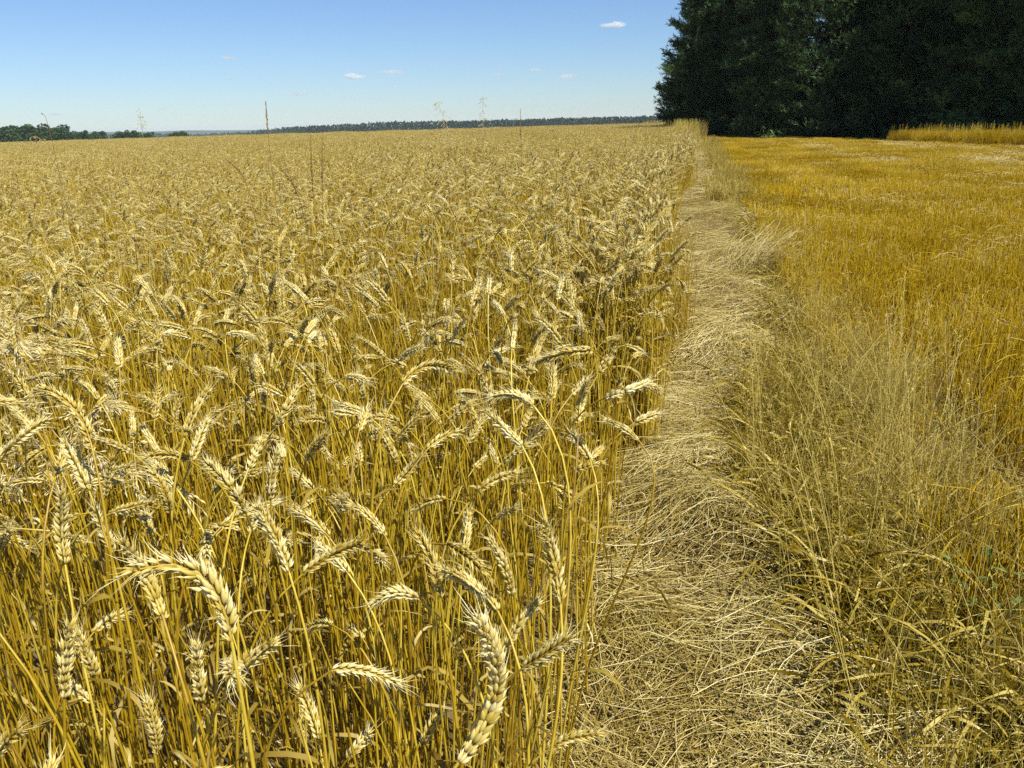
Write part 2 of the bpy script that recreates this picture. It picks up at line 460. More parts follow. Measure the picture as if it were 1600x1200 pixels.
def wheat_plant(mb, rng, pose, lod, leaf=True, r0=0.0021):
    st, ear = random_stalk(rng, pose)
    make_stem(mb, st, lod, rng, 1, r0 if lod == 0 else r0 * (1.0 if lod == 1 else 1.35))
    make_ear(mb, ear, rng.uniform(0, 6.28), lod, rng, 0, rng.uniform(0.80, 1.02), np.clip(rng.normal(0.58, 0.12), 0.25, 0.85))
    if leaf and rng.random() < (0.9 if lod < 2 else 0.5):
        for _ in range(rng.integers(1, 3)):
            make_leaf(mb, st[int(len(st) * rng.uniform(0.3, 0.85))], rng, None, 2, 7 if lod < 2 else 4)

PW = ['nodding', 'arched', 'level', 'leaning', 'upright', 'hanging']
PP = np.array([0.26, 0.20, 0.18, 0.20, 0.08, 0.08])

def instancer(name, protos, pts, rot, scl, idx, label=None, kind='stuff', cat=None):
    """one object: copies of the prototype meshes on points"""
    me = bpy.data.meshes.new(name)
    n = len(pts)
    me.vertices.add(n); me.vertices.foreach_set('co', np.asarray(pts, np.float32).ravel())
    a = me.attributes.new('rot', 'FLOAT_VECTOR', 'POINT'); a.data.foreach_set('vector', np.asarray(rot, np.float32).ravel())
    a = me.attributes.new('scl', 'FLOAT_VECTOR', 'POINT')
    scl = np.asarray(scl, np.float32)
    if scl.ndim == 1: scl = np.repeat(scl[:, None], 3, 1)
    a.data.foreach_set('vector', scl.ravel())
    a = me.attributes.new('pick', 'INT', 'POINT'); a.data.foreach_set('value', np.asarray(idx, np.int32))
    o = bpy.data.objects.new(name, me); COL.objects.link(o)
    ng = bpy.data.node_groups.new(name + '_scatter', 'GeometryNodeTree')
    ng.interface.new_socket('Geometry', in_out='INPUT', socket_type='NodeSocketGeometry')
    ng.interface.new_socket('Geometry', in_out='OUTPUT', socket_type='NodeSocketGeometry')
    N, L = ng.nodes, ng.links
    gi, go = N.new('NodeGroupInput'), N.new('NodeGroupOutput')
    jn = N.new('GeometryNodeJoinGeometry')
    for p in reversed(protos):          # a join keeps its last link first
        oi = N.new('GeometryNodeObjectInfo'); oi.inputs['Object'].default_value = p
        oi.inputs['As Instance'].default_value = False
        g2 = N.new('GeometryNodeGeometryToInstance')
        L.new(oi.outputs['Geometry'], g2.inputs[0]); L.new(g2.outputs[0], jn.inputs[0])
    iop = N.new('GeometryNodeInstanceOnPoints')
    L.new(gi.outputs[0], iop.inputs['Points']); L.new(jn.outputs[0], iop.inputs['Instance'])
    iop.inputs['Pick Instance'].default_value = True
    def attr(nm, dt):
        q = N.new('GeometryNodeInputNamedAttribute'); q.data_type = dt; q.inputs['Name'].default_value = nm
        return [x for x in q.outputs if x.enabled and x.name == 'Attribute'][0]
    L.new(attr('pick', 'INT'), iop.inputs['Instance Index'])
    e2r = N.new('FunctionNodeEulerToRotation'); L.new(attr('rot', 'FLOAT_VECTOR'), e2r.inputs[0])
    L.new(e2r.outputs[0], iop.inputs['Rotation'])
    L.new(attr('scl', 'FLOAT_VECTOR'), iop.inputs['Scale'])
    L.new(iop.outputs[0], go.inputs[0])
    md = o.modifiers.new('scatter', 'NODES'); md.node_group = ng
    tag(o, label, cat, None, kind)
    return o

def in_view(x, y, z=0.6, mx=160, my_top=-200, my_bot=420):
    px, py, d = project(np.stack([x, y, np.broadcast_to(z, np.shape(x))], -1))
    return (d > 0.05) & (px > -mx) & (px < 1600 + mx) & (py < 1200 + my_bot)

WM = [M_EAR, M_STEM, M_LEAF]
# ---- individual near stalks: prototypes of stem, ear, leaf
class Proto: pass
wheat_protos = []
for i in range(26):
    pose = (['nodding'] * 7 + ['arched'] * 3 + ['level'] * 5 + ['leaning'] * 7 + ['upright'] * 3 + ['hanging'] * 1)[i]
    rng = np.random.default_rng(100 + i)
    st, ear = random_stalk(rng, pose)
    p = Proto(); p.pose = pose; p.st = st; p.ear = ear
    a = MB(); make_stem(a, st, 0, rng); p.m_stem = a.mesh('stem', M_STEM)
    a = MB(); make_ear(a, ear, rng.uniform(0, 6.28), 0, rng, 0, rng.uniform(0.74, 1.02), np.clip(rng.normal(0.50, 0.12), 0.22, 0.75)); p.m_ear = a.mesh('ear', M_EAR)
    a = MB(); make_leaf(a, st[int(len(st) * rng.uniform(0.45, 0.8))], rng); p.m_leaf = a.mesh('leaf', M_LEAF)
    p.m_leaf2 = None
    if rng.random() < 0.6:
        a = MB(); make_leaf(a, st[int(len(st) * rng.uniform(0.2, 0.6))], rng, rng.uniform(0.12, 0.26)); p.m_leaf2 = a.mesh('leaf', M_LEAF)
    full = MB()
    make_stem(full, st, 1, rng, 1); make_ear(full, ear, rng.uniform(0, 6.28), 0 if i % 2 else 1, rng, 0, 1.08, 0.5)
    make_leaf(full, st[int(len(st) * 0.6)], rng, None, 2)
    p.full = full.build('wheat_plant_form', WM, link=False)
    wheat_protos.append(p)

def child(name, me, root):
    o = bpy.data.objects.new(name, me); COL.objects.link(o); o.parent = root
    return o

# ---- stalks that stand out in the photograph: ear base, middle, tip in photo pixels, ear length, label
HERO = [
 ((102, 882), (96, 822), (98, 765), 0.105, 'fat pale upright wheat ear on a long leaning stalk near the left edge'),
 ((362, 1002), (305, 892), (185, 903), 0.125, 'longest arched wheat ear curving over to the left, dark on its underside'),
 ((256, 968), (228, 900), (186, 842), 0.095, 'wheat ear leaning left just behind the longest arched ear'),
 ((688, 935), (674, 875), (648, 828), 0.095, 'upright wheat ear topping the cluster of ears in the bottom middle'),
 ((778, 955), (738, 915), (684, 885), 0.095, 'wheat ear slanting up left, right of the cluster in the bottom middle'),
 ((800, 932), (788, 885), (764, 838), 0.090, 'wheat ear with sparse husks between the bottom cluster and the path'),
 ((876, 945), (864, 870), (846, 808), 0.105, 'greyish shaded wheat ear, last tall one before the bottom of the path'),
 ((716, 1192), (776, 1070), (736, 958), 0.125, 'biggest wheat ear, creamy and curved like a bow, at the bottom edge'),
 ((656, 938), (618, 926), (580, 946), 0.070, 'short wheat ear sticking out level to the left of the bottom cluster'),
 ((518, 1048), (568, 1048), (626, 1072), 0.085, 'wheat ear hanging over to the right with its kernels showing in a comb'),
 ((474, 896), (520, 866), (572, 846), 0.090, 'wheat ear rising level to the right, lit along its upper side'),
 ((384, 802), (354, 752), (318, 720), 0.095, 'broad bright wheat ear slanting to the left above the arched ears'),
 ((602, 838), (577, 806), (545, 786), 0.075, 'smaller wheat ear slanting left above the bottom cluster'),
 ((616, 758), (638, 735), (660, 710), 0.075, 'wheat ear pointing up right beside a small left slanting ear'),
 ((622, 727), (610, 700), (596, 675), 0.070, 'small pale wheat ear slanting up left above the centre of the crop'),
 ((428, 668), (446, 640), (466, 602), 0.085, 'pointed wheat ear standing up right in mid crop'),
 ((142, 692), (112, 634), (58, 606), 0.110, 'creamy arched wheat ear bending left beside the feathery grass'),
 ((10, 706), (42, 676), (78, 655), 0.085, 'wheat ear rising to the right at the very left edge'),
 ((668, 702), (696, 682), (726, 676), 0.070, 'thin wheat ear nodding right on a bare curved neck'),
 ((628, 602), (668, 572), (718, 582), 0.100, 'long wheat ear humped over to the right in mid crop'),
 ((836, 637), (802, 617), (764, 622), 0.080, 'wheat ear arching left near the edge of the crop'),
 ((926, 547), (880, 552), (834, 568), 0.105, 'long level wheat ear reaching left at the edge of the crop'),
 ((904, 662), (908, 628), (918, 594), 0.080, 'upright wheat ear at the edge of the crop beneath the long level ear'),
 ((922, 718), (906, 694), (888, 672), 0.065, 'short bright wheat ear low on the crop edge'),
 ((816, 697), (786, 668), (754, 640), 0.085, 'wheat ear slanting left below an arching one near the crop edge'),
 ((944, 622), (980, 610), (1016, 594), 0.085, 'dull golden wheat ear poking out right over the path'),
 ((998, 688), (972, 668), (944, 656), 0.075, 'wheat ear with open husks leaning in from the path side'),
 ((936, 582), (952, 556), (964, 530), 0.075, 'wheat ear pointing up right across the long level ear'),
 ((908, 528), (907, 510), (904, 488), 0.075, 'small pale upright wheat ear on the crop edge'),
 ((800, 545), (803, 520), (806, 490), 0.085, 'pale upright wheat ear alone above the mid crop'),
 ((660, 1168), (672, 1138), (690, 1112), 0.065, 'small wheat ear rising right beside the bow shaped ear'),
 ((246, 1178), (240, 1130), (228, 1088), 0.080, 'dim upright wheat ear low down at the bottom edge'),
 ((498, 1155), (486, 1112), (466, 1070), 0.080, 'dim wheat ear leaning left deep in the stalks at the bottom'),
 ((544, 1184), (560, 1164), (578, 1144), 0.050, 'tiny bright wheat ear near the bottom edge'),
 ((452, 895), (430, 840), (400, 790), 0.090, 'wheat ear half hidden behind the broad bright slanting ear'),
 ((265, 800), (255, 765), (236, 738), 0.070, 'short golden wheat ear in the left crop behind the pale upright one'),
]
hero_lines = []
def bez(p0, p1, p2, p3, n):
    t = np.linspace(0, 1, n)[:, None]
    return (1 - t) ** 3 * p0 + 3 * (1 - t) ** 2 * t * p1 + 3 * (1 - t) * t * t * p2 + t ** 3 * p3
GN_WHEAT = 'ripe wheat stalks at the front of the crop'
for i, (b0, bm, bt, L, lab) in enumerate(HERO):
    rng = np.random.default_rng(500 + i)
    px = math.hypot(bm[0] - b0[0], bm[1] - b0[1]) + math.hypot(bt[0] - bm[0], bt[1] - bm[1])
    dep = 0.93 * L * F / px
    P0 = at_depth(*b0, dep)
    zlo, zhi = (0.50, 0.72) if b0[1] > 1140 and bt[1] > 1060 else (0.72, 0.97)
    P0 = at_z(*b0, min(max(P0[2], zlo), zhi))
    dep = (P0 - CAM) @ _f
    k = px * dep / F / L                          # >1: the ear lies nearly square to the view
    Pm = at_depth(*bm, dep * (1.0 - 0.02 * rng.uniform(-1, 1)))
    slack = math.sqrt(max(0.0, 1 - min(k, 1) ** 2)) * L
    Pt = at_depth(*bt, dep + slack * rng.choice([-0.6, 0.6]))
    c = 2 * Pm - (P0 + Pt) / 2
    t = np.linspace(0, 1, 20)[:, None]
    ear = (1 - t) ** 2 * P0 + 2 * (1 - t) * t * c + t * t * Pt
    d0 = (ear[1] - ear[0]) / np.linalg.norm(ear[1] - ear[0])
    foot = np.array([P0[0] + rng.uniform(-0.05, 0.05) - d0[0] * 0.10, P0[1] + rng.uniform(-0.05, 0.05) - d0[1] * 0.10, 0.0])
    foot[0] = min(foot[0], EDGE - 0.02)
    H = P0[2]
    up = np.array([0, 0, 1.0])
    st = bez(foot, foot + up * H * 0.55, P0 - d0 * 0.16 - up * 0.05 * (d0[2] < 0.3), P0, 60)
    hero_lines.append((np.array([project(q)[0] for q in ear]), np.array([project(q)[1] for q in ear]), dep))
    root = empty('wheat_stalk', foot)
    tag(root, lab, 'wheat stalk', GN_WHEAT)
    a = MB(); make_stem(a, st - foot, 0, rng); a.build('stem', M_STEM, root)
    a = MB(); make_ear(a, ear - foot, rng.uniform(0, 6.28), 0, rng, 0, 0.90 + 0.25 * max(0, L - 0.09) / 0.09, np.clip(rng.normal(0.58, 0.08), 0.35, 0.75)); a.build('ear', M_EAR, root)
    a = MB(); make_leaf(a, st[int(60 * rng.uniform(0.5, 0.75))] - foot, rng); a.build('leaf', M_LEAF, root)

def blocks_hero(ear_w):
    x, y, d = project(ear_w)
    for hx, hy, hd in hero_lines:
        dm = d.min()
        if dm < hd + 0.04:
            rr = 16 + 12 / max(dm, 0.3)
            if np.min((x[:, None] - hx[None]) ** 2 + (y[:, None] - hy[None]) ** 2) < rr * rr: return True
    return False

# ---- random near stalks
NEAR = 3.3
dens = 165
xs = RNG.uniform(-3.2, EDGE, int(dens * 3.0 * 4.6)); ys_ = RNG.uniform(-1.0, 3.6, len(xs))
edge_n = EDGE + 0.02 + 0.02 * np.sin(ys_ * 2.3 + 2) + 0.02 * np.sin(ys_ * 5.7)
ok = (np.hypot(xs, ys_) < NEAR) & in_view(xs, ys_, 0.5, 260, my_bot=700) & (xs < edge_n - 0.02)
xs, ys_ = xs[ok], ys_[ok]
def edge_ok(ex):                  # few ears hang over the path
    return ex.max() < EDGE + 0.08 + abs(RNG.normal(0, 0.08))
cand = []
for x, y in zip(xs, ys_):
    # ears by the crop's edge lean out over the path a little, elsewhere they hang every way but mostly down-wind
    a = RNG.uniform(0, 2 * math.pi) if RNG.random() < 0.55 else RNG.normal(math.pi * 0.85, 0.8)
    if RNG.random() < 0.25: a = RNG.normal(0.0, 0.7)
    pi_ = int(RNG.choice(26)); p = wheat_protos[pi_]
    sc = float(np.clip(RNG.normal(1.0, 0.07), 0.78, 1.10))
    if RNG.random() < 0.12: sc *= RNG.uniform(0.62, 0.85)
    rx, ry = RNG.normal(0, 0.05), RNG.normal(0, 0.05)
    Mx = np.array(Euler((rx, ry, a)).to_matrix()) * sc
    ew = p.ear @ Mx.T + [x, y, 0]
    dcam = np.min(np.linalg.norm(ew - CAM, axis=1))
    sw = p.st @ Mx.T + [x, y, 0]
    if dcam < 0.64 or np.min(np.linalg.norm(sw - CAM, axis=1)) < 0.42: continue
    px_, py_, d_ = project(ew)
    if (d_.min() < 0.05): continue
    if blocks_hero(ew) or not edge_ok(ew[:, 0]): continue
    cand.append((x, y, a, rx, ry, sc, pi_, ew[:, 2].mean(), d_.mean(), px_.mean(), py_.mean(), px_[-1] - px_[0]))
def seen(c): return -10 < c[9] < 1100 and 0 < c[10] < 1190 and c[7] > 0.66
order = sorted([c for c in cand if seen(c)], key=lambda c: c[8] - 0.6 * c[7])
single = order[:300 - len(HERO)]
sset = set(id(c) for c in single)
POSEWORD = {k: k for k in POSES}
def place_words(px, py):
    col = ['at the left edge', 'near the left edge', 'below the feathery tuft', 'left of the bottom cluster', 'above the bottom cluster', 'right of the bottom cluster', 'near the crop edge', 'along the path'][min(7, max(0, int(px / 130)))]
    up = 1200 - py
    row = 'at the very bottom' if up < 60 else ['a tenth up', 'a fifth up', 'three tenths up', 'two fifths up', 'halfway up', 'over halfway up', 'high up', 'high up', 'high up', 'high up'][min(9, int((up - 60) / 120))]
    return f'{row}, {col}'
bins = {}
for c in single:
    p = wheat_protos[c[6]]
    bins.setdefault(((p.pose, 'pointing left' if c[11] < -8 else 'pointing right' if c[11] > 8 else 'seen end on'), place_words(c[9], c[10])), []).append(c)
ORD = ['first', 'second', 'third', 'fourth', 'fifth', 'sixth', 'seventh', 'eighth', 'ninth', 'tenth', 'eleventh', 'twelfth']
for (pw, pl), lst in bins.items():
    lst.sort(key=lambda c: c[9])
    for j, c in enumerate(lst):
        x, y, a, rx, ry, sc, pi_ = c[:7]
        p = wheat_protos[pi_]
        nth = '' if len(lst) == 1 else ORD[min(j, 11)] + ' '
        root = empty('wheat_stalk', (x, y, 0), (rx, ry, a), sc)
        tag(root, f'{nth}{pw[0]} wheat ear {pw[1]}, {pl}', 'wheat stalk', GN_WHEAT)
        child('stem', p.m_stem, root); child('ear', p.m_ear, root); child('leaf', p.m_leaf, root)
        if p.m_leaf2: child('leaf', p.m_leaf2, root)

# ---- the rest of the crop: one object of stuff
protos, pts, rot, scl, pick = [], [], [], [], []
protos += [p.full for p in wheat_protos]
def bare_straw(mb, rng, lod=1):
    H = rng.uniform(0.42, 0.74)
    st, _ = stalk_line(rng, H, 0.02, R(rng.normal(4, 4)), R(rng.normal(12, 10)), R(20))
    make_stem(mb, st, lod, rng, 1, 0.0019, np.clip(rng.normal(0.42, 0.26), 0, 1))
    if rng.random() < 0.6: make_leaf(mb, st[int(len(st) * rng.uniform(0.2, 0.9))], rng, None, 2, 7 if lod < 2 else 4)
for k in range(8):                                     # straws whose ear is lost among the others
    rng = np.random.default_rng(300 + k); b_ = MB()
    for j in range(3):
        c_ = MB(); bare_straw(c_, rng); Mx = np.eye(4); Mx[:2, 3] = rng.uniform(-0.05, 0.05, 2); b_.merge(c_, Mx)
    protos.append(b_.build('bare_straw_form', WM, link=False))
for k in range(6):                                     # curled dead leaves hanging among the straws
    rng = np.random.default_rng(340 + k); b_ = MB()
    for j in range(7):
        make_leaf(b_, (rng.uniform(-0.05, 0.05), rng.uniform(-0.05, 0.05), rng.uniform(0.08, 0.62)), rng, rng.uniform(0.06, 0.22), 2, 7, rng.uniform(0.5, 1.6), rng.uniform(0.25, 0.8))
    protos.append(b_.build('dead_leaf_form', WM, link=False))
for _ in range(900):
    x, y = RNG.uniform(-3.2, EDGE - 0.03), RNG.uniform(-0.4, 4.5)
    if math.hypot(x, y) < 0.75: continue
    pts.append((x, y, 0)); rot.append((0, 0, RNG.uniform(0, 6.28))); scl.append(RNG.uniform(0.7, 1.05)); pick.append(34 + int(RNG.integers(6)))
for _ in range(2600):
    x, y = RNG.uniform(-3.2, EDGE - 0.05), RNG.uniform(-0.6, 3.5)
    if math.hypot(x, y) > NEAR or math.hypot(x, y) < 0.38 or not in_view(np.array([x]), np.array([y]), 0.4, 200, my_bot=600)[0]: continue
    pts.append((x, y, 0)); rot.append((RNG.normal(0, 0.06), RNG.normal(0, 0.06), RNG.uniform(0, 6.28))); scl.append(RNG.uniform(0.8, 1.1)); pick.append(26 + int(RNG.integers(8)))
for c in cand:
    if id(c) in sset: continue
    pts.append((c[0], c[1], 0)); rot.append((c[3], c[4], c[2])); scl.append(c[5]); pick.append(c[6])
def patch(size, count, lod, seed):
    rng = np.random.default_rng(seed); out = MB()
    g = MB()
    lib = []
    for k in range(8 if lod < 2 else 6):
        b_ = MB(); wheat_plant(b_, rng, PW[rng.choice(6, p=PP / PP.sum())], lod, True); lib.append(b_)
    for _ in range(count):
        b_ = lib[rng.integers(len(lib))]
        a = rng.uniform(0, 6.28) if rng.random() < 0.6 else rng.normal(2.6, 0.8)
        sc = np.clip(rng.normal(1, 0.07), 0.75, 1.15)
        Mx = np.eye(4); Mx[:3, :3] = np.array(Euler((rng.normal(0, 0.06), rng.normal(0, 0.06), a)).to_matrix()) * sc
        Mx[:3, 3] = (rng.uniform(-size / 2, size / 2), rng.uniform(-size / 2, size / 2), 0)
        out.merge(b_, Mx)
    if lod < 2:
        for _ in range(int(count * 1.2)):
            b_ = MB(); bare_straw(b_, rng, 2 if size > 0.3 else 1)
            Mx = np.eye(4); Mx[:2, 3] = rng.uniform(-size / 2, size / 2, 2); out.merge(b_, Mx)
    return out
def crop_edge(y):
    y = np.asarray(y, float)
    return EDGE - 0.16 * np.clip((y - 3.5) / 5, 0, 1) + (0.07 * np.sin(0.9 * y) + 0.05 * np.sin(2.3 * y + 1) + 0.10 * np.sin(0.31 * y + 2)) * np.clip((y - 3) / 6, 0, 1)
def add_band(r0, r1, size, lod, per_m2, nvar, seed, zoff=0.0):
    base = len(protos)
    for k in range(nvar):
        protos.append(patch(size * 1.15, int(per_m2 * size * size), lod, seed + k).build('wheat_patch_form', WM, link=False))
    gx, gy = np.meshgrid(np.arange(EDGE - size * 0.575 - 0.10 - size * int(r1 / size), EDGE - size * 0.4, size), np.arange(0, r1 + size, size))
    gx = gx.ravel() + RNG.uniform(-0.2, 0.2, gx.size) * size; gy = gy.ravel() + RNG.uniform(-0.2, 0.2, gy.size) * size
    gx = np.minimum(gx, crop_edge(gy) - size * 0.575 - 0.10)
    r = np.hypot(gx, gy)
    k = (r >= r0) & (r < r1) & (gy < FIELD_END + 3 * np.sin(gx * 0.2)) & in_view(gx, gy, 0.5, 120 if r1 < 20 else 60)
    gx, gy = gx[k], gy[k]
    n = len(gx)
    hvar = 1.0 + 0.05 * np.sin(gx * 0.8 + gy * 0.37) + 0.03 * np.sin(gx * 2.1 - gy * 1.3)
    pts.extend(np.stack([gx, gy, tz(gx, gy)], -1).tolist())
    rot.extend(np.stack([np.zeros(n), np.zeros(n), RNG.integers(0, 4, n) * math.pi / 2 + RNG.normal(0, 0.1, n)], -1).tolist())
    scl.extend((hvar * RNG.normal(1, 0.025, n)).tolist())
    pick.extend((base + RNG.integers(0, nvar, n)).tolist())
# single stalks along the crop's edge further on
for _ in range(4200):
    y = 3.0 + 32 * RNG.random() ** 1.6; x = float(crop_edge(y)) - RNG.uniform(-0.06, 0.26) * math.sin(y * 2.3)
    r_ = (RNG.normal(0, 0.05), RNG.normal(-0.02, 0.05), RNG.uniform(0, 6.28)); sc = np.clip(RNG.normal(0.97, 0.09), 0.7, 1.1); k = int(RNG.choice(26))
    if RNG.random() < (0.45 if y < 7 else 0.12): k = 26 + int(RNG.integers(8))
    elif y < 9 and not edge_ok(EDGE - float(crop_edge(y)) + (wheat_protos[k].ear @ np.array(Euler(r_).to_matrix()).T * sc)[:, 0] + x): continue
    pts.append((x, y, 0)); rot.append(r_); scl.append(sc); pick.append(k)

add_band(NEAR - 0.1, 12, 0.25, 1, 175, 12, 1000)
add_band(12 - 0.3, 40, 0.5, 2, 240, 10, 2000)
add_band(40 - 0.5, 135, 1.0, 2, 150, 8, 3000)
instancer('wheat_crop', protos, pts, rot, scl, pick, 'ripe golden wheat crop filling the left of the field up to the skyline', 'stuff', 'wheat crop')

# ------------------------------------------------------------------ stubble
def stub_patch(size, per_m, rows, sides, seed, hmin, hmax, r, litter):
    rng = np.random.default_rng(seed); out = MB()
    xs = (np.arange(rows) + 0.5) / rows * size - size / 2
    P, Rr, T = [], [], []
    for x0 in xs:
        n = int(per_m * size)
        yy = rng.uniform(-size / 2, size / 2, n); xx = x0 + rng.normal(0, 0.022, n)
        h = rng.uniform(hmin, hmax, n); lx = rng.normal(0, 0.16, n) * h; ly = rng.normal(0, 0.16, n) * h
        p0 = np.stack([xx, yy, np.zeros(n)], -1); p1 = p0 + np.stack([lx, ly, h], -1)
        P.append(np.stack([p0, (p0 + p1) / 2 + rng.normal(0, 0.004, (n, 3)), p1], 1)); T.append(np.clip(rng.normal(0.42, 0.2, n), 0, 0.9))
    P = np.concatenate(P); T = np.concatenate(T)
    T2 = np.stack([T, T, np.clip(T + 0.25, 0, 1)], 1)
    tubes(out, P, np.full(P.shape[:2], r) * rng.uniform(0.7, 1.3, (len(P), 1)), sides, T2)
    n = int(litter * size * size)                        # chaff and leaf shreds caught among it
    c = np.stack([rng.uniform(-size / 2, size / 2, n), rng.uniform(-size / 2, size / 2, n), rng.uniform(0.02, hmax * 0.95, n)], -1)
    a = rng.uniform(0, 6.28, n); e = rng.normal(0, 0.5, n); l = rng.uniform(0.03, 0.13, n)
    d = np.stack([np.cos(a) * np.cos(e), np.sin(a) * np.cos(e), np.sin(e)], -1) * l[:, None] / 2
    tubes(out, np.stack([c - d, c + [0, 0, 0.008], c + d], 1), r * 0.8, 3, np.clip(rng.normal(0.6, 0.28, n), 0, 1))
    return out
def loose_patch(size, n, seed, r):
    rng = np.random.default_rng(seed); out = MB()
    c = np.stack([rng.uniform(-size / 2, size / 2, n), rng.uniform(-size / 2, size / 2, n), rng.uniform(0.10, 0.24, n)], -1)
    a = rng.normal(1.3, 0.9, n); e = rng.normal(0, 0.22, n); l = rng.uniform(0.04, 0.20, n)
    d = np.stack([np.cos(a) * np.cos(e), np.sin(a) * np.cos(e), np.sin(e)], -1) * l[:, None] / 2
    tubes(out, np.stack([c - d, c + rng.normal(0, 0.012, (n, 3)), c + d], 1), r, 3, np.clip(rng.normal(1.15, 0.15, n), 0, 1.4))
    return out
FA = at_z(1085, 216, 0.0)[:2]; FB = at_z(1388, 226, 0.0)[:2]; FC = at_z(1600, 236, 0.0)[:2]   # the edge of the wood and of the uncut strip
def wood_side(x, y):
    """>0 on the stubble's side of the edge FA-FB-FC"""
    d = FC - FA
    return (d[0] * (y - FA[1]) - d[1] * (x - FA[0])) * -1 / np.linalg.norm(d)
protos, pts, rot, scl, pick = [], [], [], [], []
for k in range(6): protos.append(stub_patch(0.5, 175, 4, 4, 4000 + k, 0.15, 0.27, 0.0017, 420).build('stubble_form', [M_STUB], link=False))
for k in range(5): protos.append(stub_patch(1.0, 90, 8, 3, 4100 + k, 0.14, 0.24, 0.0026, 160).build('stubble_form', [M_STUB], link=False))
for k in range(4): protos.append(loose_patch(1.0, 75, 4200 + k, 0.0032).build('chaff_form', [M_CHAFF], link=False))
VR = 0.68                       # the verge's far side
def stub_band(r0, r1, size, b0, nb):
    gx, gy = np.meshgrid(np.arange(VR + size / 2, 48, size), np.arange(2.1, 62, size))
    gx, gy = gx.ravel(), gy.ravel() + RNG.uniform(-0.1, 0.1, gx.size)
    r = np.hypot(gx, gy)
    k = (r >= r0) & (r < r1) & in_view(gx, gy, 0.1, 100, my_bot=350) & (wood_side(gx, gy) > -1.5)
    gx, gy = gx[k], gy[k]; n = len(gx)
    pts.extend(np.stack([gx, gy, tz(gx, gy)], -1).tolist())
    rot.extend(np.stack([RNG.normal(0, 0.03, n), RNG.normal(0, 0.03, n), RNG.integers(0, 2, n) * math.pi + RNG.normal(0, 0.04, n)], -1).tolist())
    h = 0.97 + 0.10 * np.sin(gx * 1.3 + 0.7 * np.sin(gy * 0.4)) + 0.10 * np.sin(gx * 2.9 + gy * 1.7) * np.sin(gy * 0.8) + RNG.normal(0, 0.10, n)
    for hp in ((1420, 655), (1365, 745), (1530, 800)):
        g_ = at_z(*hp, 0); h = np.where(np.hypot(gx - g_[0], gy - g_[1]) < 0.22, 0.35, h)
    scl.extend(np.stack([np.ones(n), np.ones(n), h], -1).tolist()); pick.extend((b0 + RNG.integers(0, nb, n)).tolist())
stub_band(0, 10, 0.5, 0, 6); stub_band(9.7, 75, 1.0, 6, 5)
# pale rows of chaff behind the combine, parallel to the path
for xb, w in ((4.9, 0.5), (7.4, 0.6), (8.6, 0.5), (10.6, 0.6), (12.6, 0.7), (14.8, 0.7), (17.4, 0.8)):
    n = 110
    for y in RNG.uniform(9, 50, n):
        x = xb + RNG.normal(0, w * 0.45) + 0.35 * math.sin(y * 0.2 + xb)
        if wood_side(x, y) < 0 or math.sin(y * 0.5 + xb * 3) + RNG.normal(0, 0.6) < -0.2: continue
        pts.append((x, y, 0.01)); rot.append((0, 0, RNG.normal(0, 0.5))); scl.append((0.8, 0.9, RNG.uniform(0.75, 1.05))); pick.append(11 + int(RNG.integers(4)))
for _ in range(70):
    x = VR + 22 * RNG.random() ** 1.5; y = RNG.uniform(2, 45)
    pts.append((x, y, 0)); rot.append((0, 0, RNG.uniform(0, 6.28))); scl.append((0.6, 0.6, RNG.uniform(0.6, 1.0))); pick.append(11 + int(RNG.integers(4)))
instancer('stubble', protos, pts, rot, scl, pick, 'orange cut stubble with pale rows of chaff on the right of the path', 'stuff', 'stubble')

def verge_line(y):
    return np.interp(y, [0, 1.6, 2.3, 3.3, 4.0, 4.8, 6, 10, 60], [0.40, 0.37, 0.34, 0.29, 0.38, 0.50, 0.62, 0.68, 0.66]) + 0.03 * np.sin(np.asarray(y) * 4.3) + 0.04 * np.sin(np.asarray(y) * 1.7)
# ------------------------------------------------------------------ trodden straw on the path
CTRL = []      # (ground point, direction) read along the trodden swirls
for (p, q) in (((940, 965), (985, 1100)), ((950, 965), (1060, 1060)), ((960, 960), (1090, 1010)), ((900, 1100), (960, 1190)), ((1100, 1010), (1260, 1030)), ((1000, 1180), (1150, 1120)),
               ((1200, 1080), (1330, 1060)), ((990, 870), (1090, 830)), ((1060, 930), (1160, 850)), ((1130, 880), (1230, 820)), ((1000, 800), (1120, 790)), ((1060, 760), (1200, 780)),
               ((1150, 760), (1200, 650)), ((1090, 690), (1190, 640)), ((1050, 640), (1170, 560)), ((1060, 560), (1160, 530)), ((1070, 500), (1170, 480)), ((1100, 440), (1210, 400)), ((1080, 390), (1190, 400)), ((1080, 340), (1150, 345))):
    a_, b_ = at_z(*p, 0)[:2], at_z(*q, 0)[:2]
    CTRL.append(((a_ + b_) / 2, (b_ - a_) / np.linalg.norm(b_ - a_)))
CP = np.array([c[0] for c in CTRL]); CD = np.array([c[1] for c in CTRL])
def flow(x, y):
    d2 = (x[:, None] - CP[None, :, 0]) ** 2 + (y[:, None] - CP[None, :, 1]) ** 2
    w = 1 / (d2 + 0.01) ** 1.6
    v = (w[..., None] * CD[None]).sum(1)
    return np.arctan2(v[:, 1], v[:, 0])
MOUND = [(at_z(px, py, 0)[:2], r, h) for px, py, r, h in ((1090, 850, 0.20, 0.10), (1000, 1010, 0.16, 0.07), (1130, 570, 0.26, 0.11), (1060, 640, 0.2, 0.05), (1110, 470, 0.4, 0.10), (1130, 420, 0.4, 0.12), (1120, 350, 0.6, 0.12), (1180, 1080, 0.2, 0.05), (1110, 740, 0.12, 0.06))]
